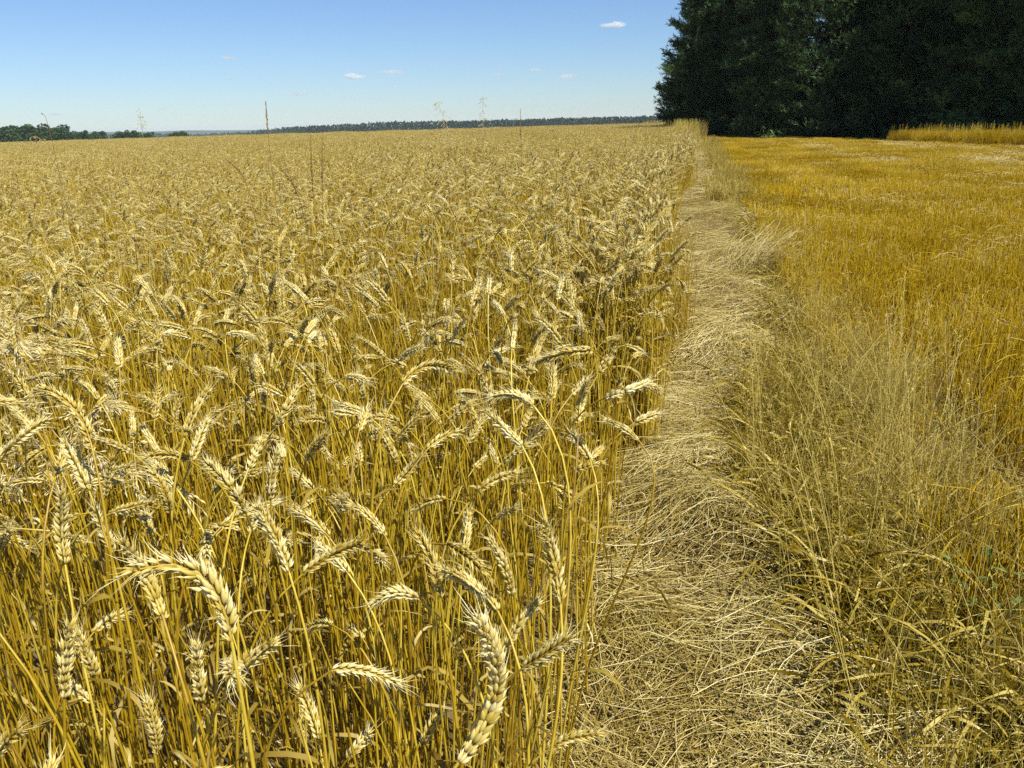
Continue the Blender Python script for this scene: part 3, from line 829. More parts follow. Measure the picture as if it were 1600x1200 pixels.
def relief(x, y):
    z = 0.018 * np.sin(x * 9 + 1.3 * np.sin(y * 4)) * np.sin(y * 6.1 + x * 3) + 0.02
    for c_, r_, h_ in MOUND: z = z + h_ * np.exp(-((x - c_[0]) ** 2 + (y - c_[1]) ** 2) / (r_ * r_))
    return np.maximum(z, 0.004)
HOLE = [(at_z(px, py, 0)[:2], r) for px, py, r in ((1300, 1010, 0.20), (1240, 900, 0.13), (1170, 650, 0.16), (1330, 1130, 0.15), (1130, 405, 0.15), (1030, 900, 0.06))]
def straw_layer(mb, n, y0, y1, power, r, lmin, lmax, zmax, spread, tmean):
    y = y0 + (y1 - y0) * RNG.random(n) ** power
    x = RNG.uniform(0, 1, n)
    wr_ = verge_line(y) + 0.08
    wr_ = wr_ + 0.38 * np.clip((y - 3.2) / 2, 0, 1)
    xl_ = EDGE - 0.05 - 0.2 * np.clip((y - 3.5) / 5, 0, 1)
    x = xl_ + (wr_ - xl_ + 0.07) * x
    keep = np.ones(n, bool)
    for c_, r_ in HOLE: keep &= RNG.random(n) > 0.93 * np.exp(-((x - c_[0]) ** 2 + (y - c_[1]) ** 2) / (r_ * r_))
    keep &= RNG.random(n) > 0.45 * (np.sin(x * 7 + y * 2.1) * np.sin(y * 5.3 - x * 4) > 0.45)
    x, y = x[keep], y[keep]; n = len(x)
    a = flow(x, y) + RNG.normal(0, spread, n)
    l = RNG.uniform(lmin, lmax, n); z0 = RNG.uniform(0.01, zmax, n) * (0.6 + 0.4 * np.sin(x * 6 + y * 3))
    z0 = np.abs(z0) + 0.008
    cur = RNG.normal(0, 0.7, n)
    N_ = 5; s = np.linspace(-0.5, 0.5, N_)
    aa = a[:, None] + cur[:, None] * s[None] + np.where(RNG.random((n, 1)) < 0.4, RNG.normal(0, 0.9, (n, 1)), 0) * (s[None] > RNG.uniform(-0.4, 0.4, (n, 1)))   # many are snapped
    dx = np.cumsum(np.cos(aa), 1) / N_; dy = np.cumsum(np.sin(aa), 1) / N_
    Px = x[:, None] + (dx - dx.mean(1, keepdims=True)) * l[:, None]; Py = y[:, None] + (dy - dy.mean(1, keepdims=True)) * l[:, None]
    til = RNG.normal(0, 0.10, n)
    Pz = z0[:, None] + til[:, None] * s[None] * l[:, None] + 0.02 * RNG.random((n, 1)) * (0.25 - s[None] ** 2) * 4
    Pz = np.maximum(Pz, 0.006) + tz(Px, Py) + relief(Px, Py)
    tubes(mb, np.stack([Px, Py, Pz], -1), r * RNG.uniform(0.7, 1.25, (n, 1)), 4 if r < 0.0018 else 3, np.clip(RNG.normal(tmean, 0.22, n) + 0.22 * np.sin(x * 8 + 1.7 * np.sin(y * 3)) * np.sin(y * 4.7 + x * 2), 0, 1))
mb = MB()
straw_layer(mb, 7500, 0.9, 4.5, 1.2, 0.0010, 0.10, 0.42, 0.05, 0.62, 0.38)
straw_layer(mb, 2600, 0.9, 4.5, 1.2, 0.0011, 0.12, 0.50, 0.10, 0.95, 0.70)
straw_layer(mb, 5000, 0.9, 5.0, 1.2, 0.0012, 0.02, 0.08, 0.08, 1.6, 0.55)
straw_layer(mb, 9500, 4.3, 14, 1.4, 0.0017, 0.15, 0.45, 0.09, 0.6, 0.55)
straw_layer(mb, 4500, 13.5, 52, 1.3, 0.0045, 0.2, 0.6, 0.10, 0.6, 0.65)
tag(mb.build('trodden_straw', M_PATH), 'flattened pale straw matted in swirls along the path', 'straw', None, 'stuff')

# ------------------------------------------------------------------ verge of dry standing grass
def grass_tuft(seed, n, h0, h1, r, spread, lean, head, leaves=0.3, mats_t=0.5, nseg=6):
    rng = np.random.default_rng(seed); out = MB()
    a = rng.uniform(0, 6.28, n); rr = spread * np.sqrt(rng.random(n))
    p0 = np.stack([np.cos(a) * rr, np.sin(a) * rr, np.zeros(n)], -1)
    h = rng.uniform(h0, h1, n); la = rng.uniform(0, 6.28, n); le = np.abs(rng.normal(0, lean, n))
    s = np.linspace(0, 1, nseg)
    cv = rng.uniform(0.3, 1.6, n)
    th = le[:, None] * (0.3 + s[None] * cv[:, None])
    ds = h[:, None] / (nseg - 1)
    hx = np.concatenate([np.zeros((n, 1)), np.cumsum(np.sin(th[:, :-1]) * ds, 1)], 1); hz = np.concatenate([np.zeros((n, 1)), np.cumsum(np.cos(th[:, :-1]) * ds, 1)], 1)
    P = np.stack([p0[:, None, 0] + hx * np.cos(la)[:, None], p0[:, None, 1] + hx * np.sin(la)[:, None], np.maximum(hz, 0.004)], -1)
    T = np.clip(rng.normal(mats_t, 0.22, n), 0, 1)
    tubes(out, P, r * np.linspace(1.1, 0.5, nseg)[None] * rng.uniform(0.7, 1.3, (n, 1)), 3, T)
    k = rng.random(n) < head                               # seed heads: little spikelets along the last fifth
    for i in np.nonzero(k)[0]:
        m_ = 9; u = rng.uniform(0.72, 1.0, m_) * (nseg - 1); lo = np.minimum(u.astype(int), nseg - 2); f_ = (u - lo)[:, None]
        c = P[i][lo] * (1 - f_) + P[i][lo + 1] * f_
        D = nrm(P[i][-1] - P[i][-2] + rng.normal(0, 0.03, (m_, 3)) * 1.0); D = nrm(D + rng.normal(0, 0.45, (m_, 3)))
        L_ = rng.uniform(0.008, 0.018, m_)
        tubes(out, np.stack([c, c + D * L_[:, None] * 0.5, c + D * L_[:, None]], 1), np.array([[0.5, 1.2, 0.2]]) * r, 3, np.clip(T[i] + 0.15, 0, 1))
    nl = int(n * leaves)                                   # leaf blades
    for i in range(nl):
        make_leaf(out, p0[rng.integers(n)] + [0, 0, rng.uniform(0.01, 0.15)], rng, rng.uniform(0.10, 0.28), 0, 7, 0.6)
    return out
protos, pts, rot, scl, pick = [], [], [], [], []
for k in range(5): protos.append(grass_tuft(5000 + k, 15, 0.22, 0.52, 0.0009, 0.11, 0.60, 0.45, 0.5, 0.55).build('verge_tuft_form', [M_VERGE], link=False))      # 0-4 standing
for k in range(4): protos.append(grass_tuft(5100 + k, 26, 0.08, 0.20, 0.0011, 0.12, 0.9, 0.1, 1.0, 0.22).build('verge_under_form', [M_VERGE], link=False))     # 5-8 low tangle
for k in range(3): protos.append(grass_tuft(5200 + k, 60, 0.18, 0.42, 0.0011, 0.10, 0.5, 0.4, 0.3, 0.85).build('verge_pale_form', [M_VERGE], link=False))     # 9-11 bleached
for k in range(3): protos.append(grass_tuft(5300 + k, 60, 0.12, 0.45, 0.003, 0.22, 0.5, 0.3, 0.3, 0.7).build('verge_far_form', [M_VERGE], link=False))       # 12-14 far
verge_x = verge_line
for _ in range(760):
    y = 0.6 + 13.4 * RNG.random() ** 1.5; x = verge_x(y) + RNG.uniform(-0.04, (0.52 if y < 2.6 else 0.30) + 0.08 * math.sin(y * 1.7)) 
    u = RNG.random()
    if y > 3.8 and RNG.random() < 0.62: continue
    if y < 2.3 and RNG.random() < 0.35: continue
    k = RNG.integers(0, 5) if u < (0.20 if y < 3.8 else 0.12) else RNG.integers(5, 9)
    pts.append((x, y, 0)); rot.append((RNG.normal(0, 0.10), RNG.normal(0, 0.10), RNG.uniform(0, 6.28))); scl.append(RNG.uniform(0.75, 1.15)); pick.append(k)
for _ in range(80):            # thick growth right beside the path: it shades the hollow along it
    y = RNG.uniform(1.9, 4.2); x = verge_x(y) + RNG.uniform(0.08, 0.22)
    pts.append((x, y, 0)); rot.append((RNG.normal(0, 0.08), RNG.normal(0, 0.08), RNG.uniform(0, 6.28))); scl.append(RNG.uniform(0.8, 1.15)); pick.append(RNG.integers(5, 9) if RNG.random() < 0.75 else RNG.integers(0, 5))
for _ in range(60):            # bottom right corner: tangle reaches out to the frame
    y = RNG.uniform(0.7, 2.7); x = RNG.uniform(0.7, 1.9)
    if x < verge_x(y): continue
    k = RNG.integers(0, 5) if RNG.random() < 0.35 else RNG.integers(5, 9)
    pts.append((x, y, 0)); rot.append((RNG.normal(0, 0.12), RNG.normal(0, 0.12), RNG.uniform(0, 6.28))); scl.append(RNG.uniform(0.6, 1.0)); pick.append(k)
for (px, py, n, sp) in ((1285, 500, 10, 0.10), (1300, 560, 10, 0.10), (1340, 590, 8, 0.1), (1355, 640, 8, 0.1), (1390, 760, 4, 0.12), (1150, 315, 8, 0.12), (1140, 290, 8, 0.15), (1230, 420, 4, 0.1), (1275, 470, 9, 0.08), (1330, 620, 6, 0.08), (1120, 270, 6, 0.2), (1185, 350, 5, 0.1)):
    g = at_z(px, py + 25, 0)
    for _ in range(n):
        pts.append((g[0] + RNG.normal(0, sp), g[1] + RNG.normal(0, sp * 2.2), 0)); rot.append((RNG.normal(0, 0.15), RNG.normal(0, 0.15), RNG.uniform(0, 6.28))); scl.append(RNG.uniform(0.6, 0.95)); pick.append(RNG.integers(9, 12))
for _ in range(150):
    y = 13 + 38 * RNG.random() ** 1.3; x = 0.1 + RNG.uniform(0.25, 0.85)
    pts.append((x, y, 0)); rot.append((RNG.normal(0, 0.1), RNG.normal(0, 0.1), RNG.uniform(0, 6.28))); scl.append(RNG.uniform(0.7, 1.1)); pick.append(RNG.integers(12, 15))
protos.append(grass_tuft(5400, 9, 0.40, 0.80, 0.0010, 0.12, 0.80, 0.3, 0.0, 0.9, 8).build('verge_long_form', [M_VERGE], link=False))
for _ in range(85):
    y = RNG.uniform(1.0, 3.6); x = verge_x(y) + RNG.uniform(-0.05, 0.7)
    pts.append((x, y, 0)); rot.append((RNG.normal(0, 0.2), RNG.normal(0, 0.2), RNG.uniform(0, 6.28))); scl.append(RNG.uniform(0.7, 1.1)); pick.append(len(protos) - 1)
instancer('verge_grass', protos, pts, rot, scl, pick, 'tangled dry grass standing between the trodden path and the stubble', 'stuff', 'grass')

# thin green grass at the foot of the crop and in the verge
protos, pts, rot, scl, pick = [], [], [], [], []
def green_tuft(seed, n, h):
    rng = np.random.default_rng(seed); out = MB()
    for _ in range(n):
        make_leaf(out, (rng.normal(0, 0.03), rng.normal(0, 0.03), 0), rng, rng.uniform(0.5, 1.0) * h, 0, 7, 0.35, 0.4)
    return out
for k in range(4): protos.append(green_tuft(5500 + k, 14, 0.26).build('green_form', [M_GREEN], link=False))
for (px, py, n, s) in ((985, 745, 12, 0.05), (1000, 700, 7, 0.05), (690, 985, 7, 0.05), (640, 880, 3, 0.05), (1290, 890, 14, 0.10), (1400, 950, 10, 0.12), (1380, 820, 10, 0.1), (1230, 1150, 8, 0.12), (1420, 1130, 6, 0.10), (1480, 650, 8, 0.10), (1580, 560, 8, 0.14), (1560, 480, 6, 0.2), (1240, 900, 6, 0.08), (1190, 370, 5, 0.06), (380, 720, 3, 0.05), (420, 520, 3, 0.05), (300, 880, 3, 0.05), (1330, 850, 5, 0.1), (1500, 1180, 6, 0.1), (1300, 950, 5, 0.08)):
    g = at_z(px, py, 0.06)
    for _ in range(n):
        pts.append((g[0] + RNG.normal(0, s), g[1] + RNG.normal(0, s * 1.6), 0)); rot.append((0, 0, RNG.uniform(0, 6.28))); scl.append(RNG.uniform(0.6, 1.15)); pick.append(int(RNG.integers(4)))
instancer('green_grass', protos, pts, rot, scl, pick, 'thin green grass blades at the foot of the wheat and verge', 'stuff', 'grass')

# ------------------------------------------------------------------ single weeds and straws that stand out
def panicle(mb, P, rng, n, spread, L, r, tint, mat=0, droop=0.2):
    """fine side branches with spikelets along P"""
    Q, _ = resample(P, 20); T = nrm(np.gradient(Q, axis=0))
    i = rng.integers(0, 20, n); c = Q[i]; t = T[i]
    a = rng.normal(0, 1, (n, 3)); a = nrm(a - t * np.sum(a * t, 1, keepdims=True))
    l = L * rng.uniform(0.3, 1.0, n) * (1.1 - i / 26)
    d = nrm(t * (1 - spread) + a * spread)
    p1 = c + d * l[:, None] * 0.6; p2 = p1 + nrm(d + [0, 0, -droop * 3]) * l[:, None] * 0.4
    tubes(mb, np.stack([c, p1, p2], 1), r * 0.5, 3, np.clip(rng.normal(tint, 0.1, n), 0, 1), mat)
    d2 = nrm(p2 - p1)
    tubes(mb, np.stack([p2, p2 + d2 * 0.006, p2 + d2 * 0.014], 1), np.array([[0.6, 2.0, 0.3]]) * r, 3, np.clip(rng.normal(tint + 0.1, 0.1, n), 0, 1), mat)

def weed(kind, px_top, px_mid, dep, foot_dx, label, mat, head_frac=0.25, name='wild_grass', cat='grass stalk', group='tall grasses above the crop', rad=0.0013, curl=0.0):
    rng = np.random.default_rng(int(px_top[0] * 7 + px_top[1]))
    top = at_depth(*px_top, dep); mid = at_depth(*px_mid, dep)
    foot = np.array([mid[0] + foot_dx, mid[1], 0.0]); foot[2] = float(tz(foot[0], foot[1]))
    P = bez(foot, foot + [0, 0, mid[2] * 0.6], mid, top, 30) if kind != 'arc' else bez(foot, foot + [0, 0, mid[2] * 1.15], mid + [0, 0, 0.05], top, 30)
    root = empty(name, foot); tag(root, label, cat, group)
    st = MB(); tubes(st, P - foot, np.linspace(1.2, 0.6, 30)[None] * rad, 5, 0.45)
    st.build('stem', mat, root)
    hd = MB(); H = P[int(30 * (1 - head_frac)):] - foot
    H, LH = resample(H, 14)
    if kind in ('spike', 'arc'):
        n = int(LH / 0.0022)
        T, Nn, B = transport(H); i = rng.integers(0, 13, n); a = rng.uniform(0, 6.28, n)
        o = Nn[i] * np.cos(a)[:, None] + B[i] * np.sin(a)[:, None]
        D = nrm(T[i] + o * 0.45); W = nrm(np.cross(D, o)); O = np.cross(W, D)
        tp = np.interp(i, [0, 3, 13], [0.7, 1.0, 0.35])
        lobes(hd, H[i] + T[i] * rng.uniform(0, 0.012, n)[:, None], D, W, O, (0.011 + 0.004 * rng.random(n)) * tp, 0.0042 * tp * rad / 0.0013, 0.0034 * tp * rad / 0.0013, 4, PROF_MID, rng.random(n))
    else:
        panicle(hd, H, rng, 70 if kind == 'feather' else 45, 0.75 if kind == 'feather' else 0.3, 0.05 if kind == 'feather' else 0.035, rad * 0.9, 0.5, 0, 0.35)
    hd.build('seed_head', mat, root)
    return root
weed('spike', (415, 158), (419, 240), 3.4, 0.02, 'tallest brown seed spike standing stiffly above the wheat against the sky', M_BROWN, 0.20, rad=0.0015)
weed('spike', (813, 170), (814, 215), 6.5, 0.0, 'short dark spike poking above the treeline on the right half of the crop', M_BROWN, 0.3, rad=0.0022)
weed('spike', (486, 210), (484, 300), 3.6, 0.02, 'left one of two straight brown spikes just below the skyline', M_BROWN, 0.3, rad=0.0017)
weed('spike', (504, 214), (501, 300), 3.7, -0.02, 'right one of two straight brown spikes just below the skyline', M_BROWN, 0.3, rad=0.0017)
weed('arc', (350, 246), (388, 300), 3.0, 0.04, 'brown spike curving to the left over the wheat below the tallest spike', M_BROWN, 0.35, rad=0.0017)
weed('arc', (428, 252), (470, 325), 2.8, 0.04, 'brown spike curving to the left, lower right of the other curved one', M_BROWN, 0.4, rad=0.0016)
weed('spike', (726, 232), (727, 262), 5.0, 0.0, 'small brown spike in the crop under the narrow feathery grass', M_BROWN, 0.5, rad=0.0016)
weed('arc', (690, 292), (672, 350), 2.6, 0.0, 'pale grass stalk tipping right over the middle of the wheat', M_PALE, 0.3, rad=0.0014)
weed('arc', (66, 178), (76, 205), 3.2, 0.02, 'thin grass stalk leaning left in front of the left trees', M_BROWN, 0.2, rad=0.0011)
weed('feather', (50, 214), (84, 196), 3.2, 0.05, 'drooping dry brome bent left in front of the left trees', M_PALE, 0.5, rad=0.0011)
weed('plume', (218, 172), (222, 215), 3.0, 0.01, 'faint thin grass plume above the skyline beside the left trees', M_PALE, 0.3, rad=0.0006)
weed('feather', (684, 160), (705, 200), 3.6, 0.03, 'airy feathery grass head leaning left above the skyline', M_PALE, 0.3, rad=0.0008)
weed('plume', (754, 152), (756, 200), 3.4, 0.0, 'narrow upright feathery grass plume above the skyline', M_PALE, 0.28, rad=0.0008)
weed('spike', (1050, 486), (1044, 560), 4.2, 0.0, 'dark thin grass stalk standing upright at the crop edge by the path', M_BROWN, 0.3, group=None, rad=0.0016)
weed('arc', (995, 963), (958, 946), 1.55, -0.22, 'upper of two bent straws nodding over the bottom of the path', M_PATH, 0.14, 'bent_straw', 'straw', None, 0.0013)
weed('arc', (1017, 1080), (1000, 1072), 1.45, -0.10, 'lower of two bent straws nodding over the bottom of the path', M_PATH, 0.14, 'bent_straw', 'straw', None, 0.0013)

def feathery_tuft(px, py, z, n, h, label, seed, sp=0.06, lean=0.35):
    rng = np.random.default_rng(seed); g = at_z(px, py, z)
    root = empty('feathery_grass', (g[0], g[1], float(tz(g[0], g[1])))); tag(root, label, 'grass tuft', 'feathery pale grass tufts in the crop')
    st, hd = MB(), MB()
    for i in range(n):
        a = rng.uniform(0, 6.28); le = abs(rng.normal(0, lean)); b = np.array([rng.normal(0, sp), rng.normal(0, sp), 0])
        hh = h * rng.uniform(0.75, 1.08); o = np.array([math.cos(a), math.sin(a), 0])
        P = bez(b, b + [0, 0, hh * 0.6], b + o * le * hh * 0.5 + [0, 0, hh], b + o * le * hh * 1.1 + [0, 0, hh * (1 - 0.25 * le)], 24)
        tubes(st, P, 0.0008, 4, 0.5)
        panicle(hd, P[15:], rng, 40, 0.45, 0.055, 0.0013, 0.9, 0, 0.3)
    st.build('stems', M_PALE, root); hd.build('seed_heads', M_PALE, root)
feathery_tuft(8, 500, 0.84, 12, 0.92, 'pale feathery brome tuft rising above the wheat at the left edge', 61, 0.07)
feathery_tuft(110, 690, 0.66, 14, 0.76, 'pale feathery grass tuft under the creamy arched ear', 62, 0.05)

# leafy weed at the right edge
rng = np.random.default_rng(77)
g = at_z(1578, 900, 0.25)
root = empty('leafy_weed', (g[0], g[1], 0)); tag(root, 'small blue-green leafy weed growing in the verge at the right edge', 'weed')
st = MB(); lf = MB()
for i in range(4):
    o = np.array([rng.normal(0, 0.05), rng.normal(0, 0.05), 0]); P = bez(np.zeros(3), o * 0.3 + [0, 0, 0.12], o + [0, 0, 0.22], o * 1.5 + [0, 0, 0.33], 12)
    tubes(st, P, 0.0016, 5, 0.4)
    for j in range(3, 12):
        a = j * 2.4 + i; d = np.array([math.cos(a), math.sin(a), 0.35]); L_ = 0.024 + 0.016 * rng.random()
        s = np.linspace(0, 1, 6)
        Pl = P[j] + d[None] * (s * L_)[:, None] - np.array([0, 0, 1])[None] * (s ** 2 * L_ * 0.4)[:, None]
        sd = nrm(np.cross(d, [0, 0, 1.0]))
        w_ = np.array([0.15, 0.9, 0.55, 1.0, 0.5, 0.05]) * 0.013
        ribbons(lf, Pl[None], np.broadcast_to(sd, (1, 6, 3)), w_[None], [rng.random()])
st.build('stem', M_GREEN, root); lf.build('leaves', M_WEED, root)

# tussock of lodged straw leaning over the path
g = at_z(1150, 432, 0.0); g2 = at_z(1218, 372, 0.30)
rng = np.random.default_rng(78)
mb = MB()
n = 330
f0 = np.stack([rng.normal(0, 0.10, n), rng.normal(0, 0.16, n), np.zeros(n)], -1)
dirv = (g2 - g)
e0 = f0 * 0.9 + dirv[None] * rng.uniform(0.4, 1.05, (n, 1)) + np.stack([rng.normal(0, 0.11, n), rng.normal(0, 0.17, n), rng.normal(0, 0.08, n)], -1)
mdp = f0 * 0.5 + e0 * 0.5 + np.stack([rng.normal(0, 0.05, n), rng.normal(0, 0.05, n), 0.08 + rng.normal(0, 0.05, n)], -1)
t = np.linspace(0, 1, 6)[None, :, None]
P = (1 - t) ** 2 * f0[:, None] + 2 * (1 - t) * t * mdp[:, None] + t * t * e0[:, None]
P[..., 2] = np.maximum(P[..., 2], 0.005)
tubes(mb, P, 0.0015, 4, np.clip(rng.normal(0.5, 0.25, n), 0, 1))
o = mb.build('straw_tussock', M_PATH); o.location = (g[0], g[1], 0.0)
tag(o, 'leaning tussock of lodged pale straw between the path and the stubble', 'straw tussock')

# tall pale grass clump at the far end of the path
def clump_at(px, py, n, h, w, d, label, seed, name, mat, cat, r=0.006):
    g = at_z(px, py, 0.0); rng = np.random.default_rng(seed); mb = MB()
    for k in range(n):
        b_ = grass_tuft(seed + k, 40, h * 0.5, h, r, 0.25, 0.25, 0.5, 0.2, 0.75)
        Mx = np.eye(4); Mx[:3, 3] = (rng.uniform(-w, w), rng.uniform(-d, d), 0); mb.merge(b_, Mx)
    o = mb.build(name, mat); o.location = (g[0], g[1], float(tz(g[0], g[1])))
    tag(o, label, cat); return o
clump_at(1073, 240, 34, 1.35, 0.5, 2.0, 'tall bleached grass clump where the path meets the wood', 6000, 'tall_grass_clump', M_VERGE, 'grass clump', 0.004)

# uncut strip before the wood
protos, pts, rot, scl, pick = [], [], [], [], []
for k in range(4):
    rng = np.random.default_rng(6500 + k)
    b_ = grass_tuft(6500 + k, 420, 0.42, 0.60, 0.0042, 0.5, 0.10, 0.15, 0.0, 0.45, 4)
    b2 = grass_tuft(6600 + k, 12, 0.62, 0.85, 0.004, 0.5, 0.12, 0.9, 0.0, 0.7, 4); b_.merge(b2)
    protos.append(b_.build('uncut_form', [M_STUB], link=False))
dv = FC - FB
nvec = np.array([-dv[1], dv[0]]) / np.linalg.norm(dv)
if wood_side(*(FB + nvec)) > 0: nvec = -nvec
for s in np.arange(-0.0, 1.9, 0.045):
    for k in range(4):
        q = FB + dv * s + nvec * (k * 0.7 + 0.2) + RNG.normal(0, 0.12, 2)
        pts.append((q[0], q[1], 0)); rot.append((0, 0, RNG.uniform(0, 6.28))); scl.append(RNG.uniform(0.82, 1.18) * (0.75 + 0.25 * min(1, s * 8))); pick.append(int(RNG.integers(4)))
instancer('uncut_crop', protos, pts, rot, scl, pick, 'strip of uncut golden crop standing in front of the wood on the right', 'stuff', 'crop strip')

# ------------------------------------------------------------------ pine wood
def pine(seed, H, spread, low, prof=None):
    rng = np.random.default_rng(seed)
    tk, cr = MB(), MB()
    zz = np.linspace(0, H, 12)
    bx = 0.15 * np.sin(zz * 0.5 + rng.uniform(0, 6)); by = 0.15 * np.sin(zz * 0.43 + rng.uniform(0, 6)); bx -= bx[0]; by -= by[0]
    ax = np.stack([bx, by, zz], -1)
    tubes(tk, ax, np.interp(zz, [0, 0.6, H], [0.20, 0.15, 0.02]), 9, np.clip(rng.normal(0.5, 0.2, (1, 12)), 0, 1))
    tips, dirs, tints = [], [], []
    z = low
    while z < H - 0.2:
        f = z / H
        lmax = spread * (1 - f ** 1.7) * (0.82 + 0.36 * rng.random()) + 0.35
        if prof: lmax = np.interp(f, *prof) * rng.uniform(0.92, 1.08)
        for a in rng.uniform(0, 6.28) + np.arange(rng.integers(5, 8)) * 6.28 / 6.3 + rng.normal(0, 0.25):
            l = lmax * (rng.uniform(0.7, 1.08) if prof else rng.uniform(0.55, 1.12))
            c0 = np.array([np.interp(z, zz, bx), np.interp(z, zz, by), z])
            o = np.array([math.cos(a), math.sin(a), 0])
            el = np.interp(f, [0, 0.5, 1], [-0.12, 0.15, 0.9]) + rng.normal(0, 0.1)
            P = bez(c0, c0 + o * l * 0.4 + [0, 0, l * 0.4 * el], c0 + o * l * 0.8 + [0, 0, l * 0.7 * el - 0.05 * l], c0 + o * l + [0, 0, l * el + 0.10 * l], 8)
            tubes(tk, P, np.linspace(0.028, 0.006, 8)[None] * (0.6 + l / 3), 4, 0.3)
            nt_ = int(5 + l * (20 if prof else 9))
            u = rng.uniform(0.25, 1.0, nt_) ** 0.7 * 7; lo = np.minimum(u.astype(int), 6); fr = (u - lo)[:, None]
            q = P[lo] * (1 - fr) + P[lo + 1] * fr
            sid = np.cross(o, [0, 0, 1.0])
            off = sid[None] * rng.normal(0, 0.30, (nt_, 1)) * (0.4 + l * 0.35) + np.array([0, 0, 1])[None] * rng.normal(0.06, 0.16, (nt_, 1)) + o[None] * rng.normal(0, 0.15, (nt_, 1))
            tips.append(q + off); dirs.append(nrm(o[None] * 0.8 + off * 0.8 + [0, 0, 0.55] + rng.normal(0, 0.3, (nt_, 3))))
            tints.append(np.full(nt_ + 1, rng.normal(0.45, 0.22)))
            tips.append(P[-1:]); dirs.append(nrm((P[-1:] - P[-2:-1]) + [0, 0, 0.12]))
        z += rng.uniform(0.28, 0.45) * (0.8 if prof else 1)
    c = np.concatenate(tips); d = np.concatenate(dirs); n = len(c)
    tt = np.clip(np.concatenate(tints) + rng.normal(0, 0.12, n), 0, 1)
    K = 12
    v = rng.normal(0, 1, (n, K, 3)); v = nrm(nrm(v) + d[:, None] * 0.9)
    L_ = rng.uniform(0.16, 0.30, (n, K, 1)); st = d[:, None] * rng.uniform(-0.22, 0.12, (n, K, 1))
    b0 = c[:, None] + st; w = nrm(np.cross(v, rng.normal(0, 1, (n, K, 3)))) * 0.024
    tri = np.stack([b0 - w, b0 + w, b0 + v * L_], 2)
    cr.add(tri, np.repeat(tt, K * 3), tris=np.arange(n * K * 3).reshape(-1, 3))
    return tk.mesh('trunk', M_BARK), cr.mesh('crown', M_NEEDLE, smooth=False)
pines = [pine(7000, 13.5, 2.9, 0.25), pine(7001, 15, 3.1, 0.4), pine(7002, 14.2, 2.7, 0.3), pine(7003, 16, 3.2, 0.6), pine(7004, 12.5, 3.0, 0.2), pine(7005, 11.8, 3.4, 0.5, ([0, 0.06, 0.15, 0.28, 0.45, 0.6, 0.75, 1], [1.7, 2.3, 3.1, 3.4, 2.8, 2.4, 1.7, 0.3]))]
wd = (FC - FA); wl_ = np.linalg.norm(wd); wd = wd / wl_
wn = np.array([-wd[1], wd[0]])
if wood_side(*(FA + wn)) > 0: wn = -wn
PL = ['dark pine at the left end of the wood, branches spreading low over the path end',
      'pine second from the left end of the wood with a lighter green shoulder',
      'pine third from the left end, standing over the bare edge of the stubble',
      'fourth pine from the left in the front of the wood, before the uncut strip begins',
      'fifth pine from the left, rising where the uncut strip begins',
      'sixth pine from the left, behind the left part of the uncut strip',
      'seventh pine from the left, behind the middle of the uncut strip',
      'eighth pine from the left, behind the right part of the uncut strip',
      'rightmost front pine, cut off by the right edge of the photo']
front = [(0.0, 0.2), (3.2, 2.1), (7.6, 1.9), (10.9, 3.4), (14.2, 6.4), (17.4, 7.6), (20.6, 7.4), (24.0, 7.7), (27.5, 7.8), (31.0, 7.8)]
def add_pine(s, dpt, k, label, group, sc):
    q = FA + wd * s + wn * dpt

    root = empty('pine_tree', (q[0], q[1], 0), (0, 0, RNG.uniform(0, 6.28)), sc)
    tag(root, label, 'pine tree', group or 'pines inside the wood')
    child('trunk', pines[k][0], root); child('crown', pines[k][1], root)
for i, (s, dpt) in enumerate(front):
    add_pine(s, dpt, i % 5 if i else 5, PL[min(i, 8)] if i < 9 else 'pine just beyond the right edge of the front row', 'pines in the front row of the wood', RNG.uniform(0.93, 1.08))
add_pine(0.9, 1.5, 5, 'broad pine leaning on the leftmost one at the end of the wood', None, 1.02)
add_pine(-0.3, 2.4, 5, 'pine half hidden behind the leftmost one at the end of the wood', None, 0.9)
add_pine(1.2, 4.6, 0, 'pine standing behind the front row of the wood', None, 1.0)
for row in (1, 2, 3):
    for i in range(11):
        add_pine(0.6 + i * 3.3 + RNG.uniform(-0.7, 0.7) + row * 1.2, 4.6 + row * 3.4 + (2.2 if i > 3 else 0) + RNG.uniform(-0.5, 0.5), int(RNG.integers(5)),
                 'pine standing behind the front row of the wood', 'pines inside the wood', RNG.uniform(0.95, 1.15))

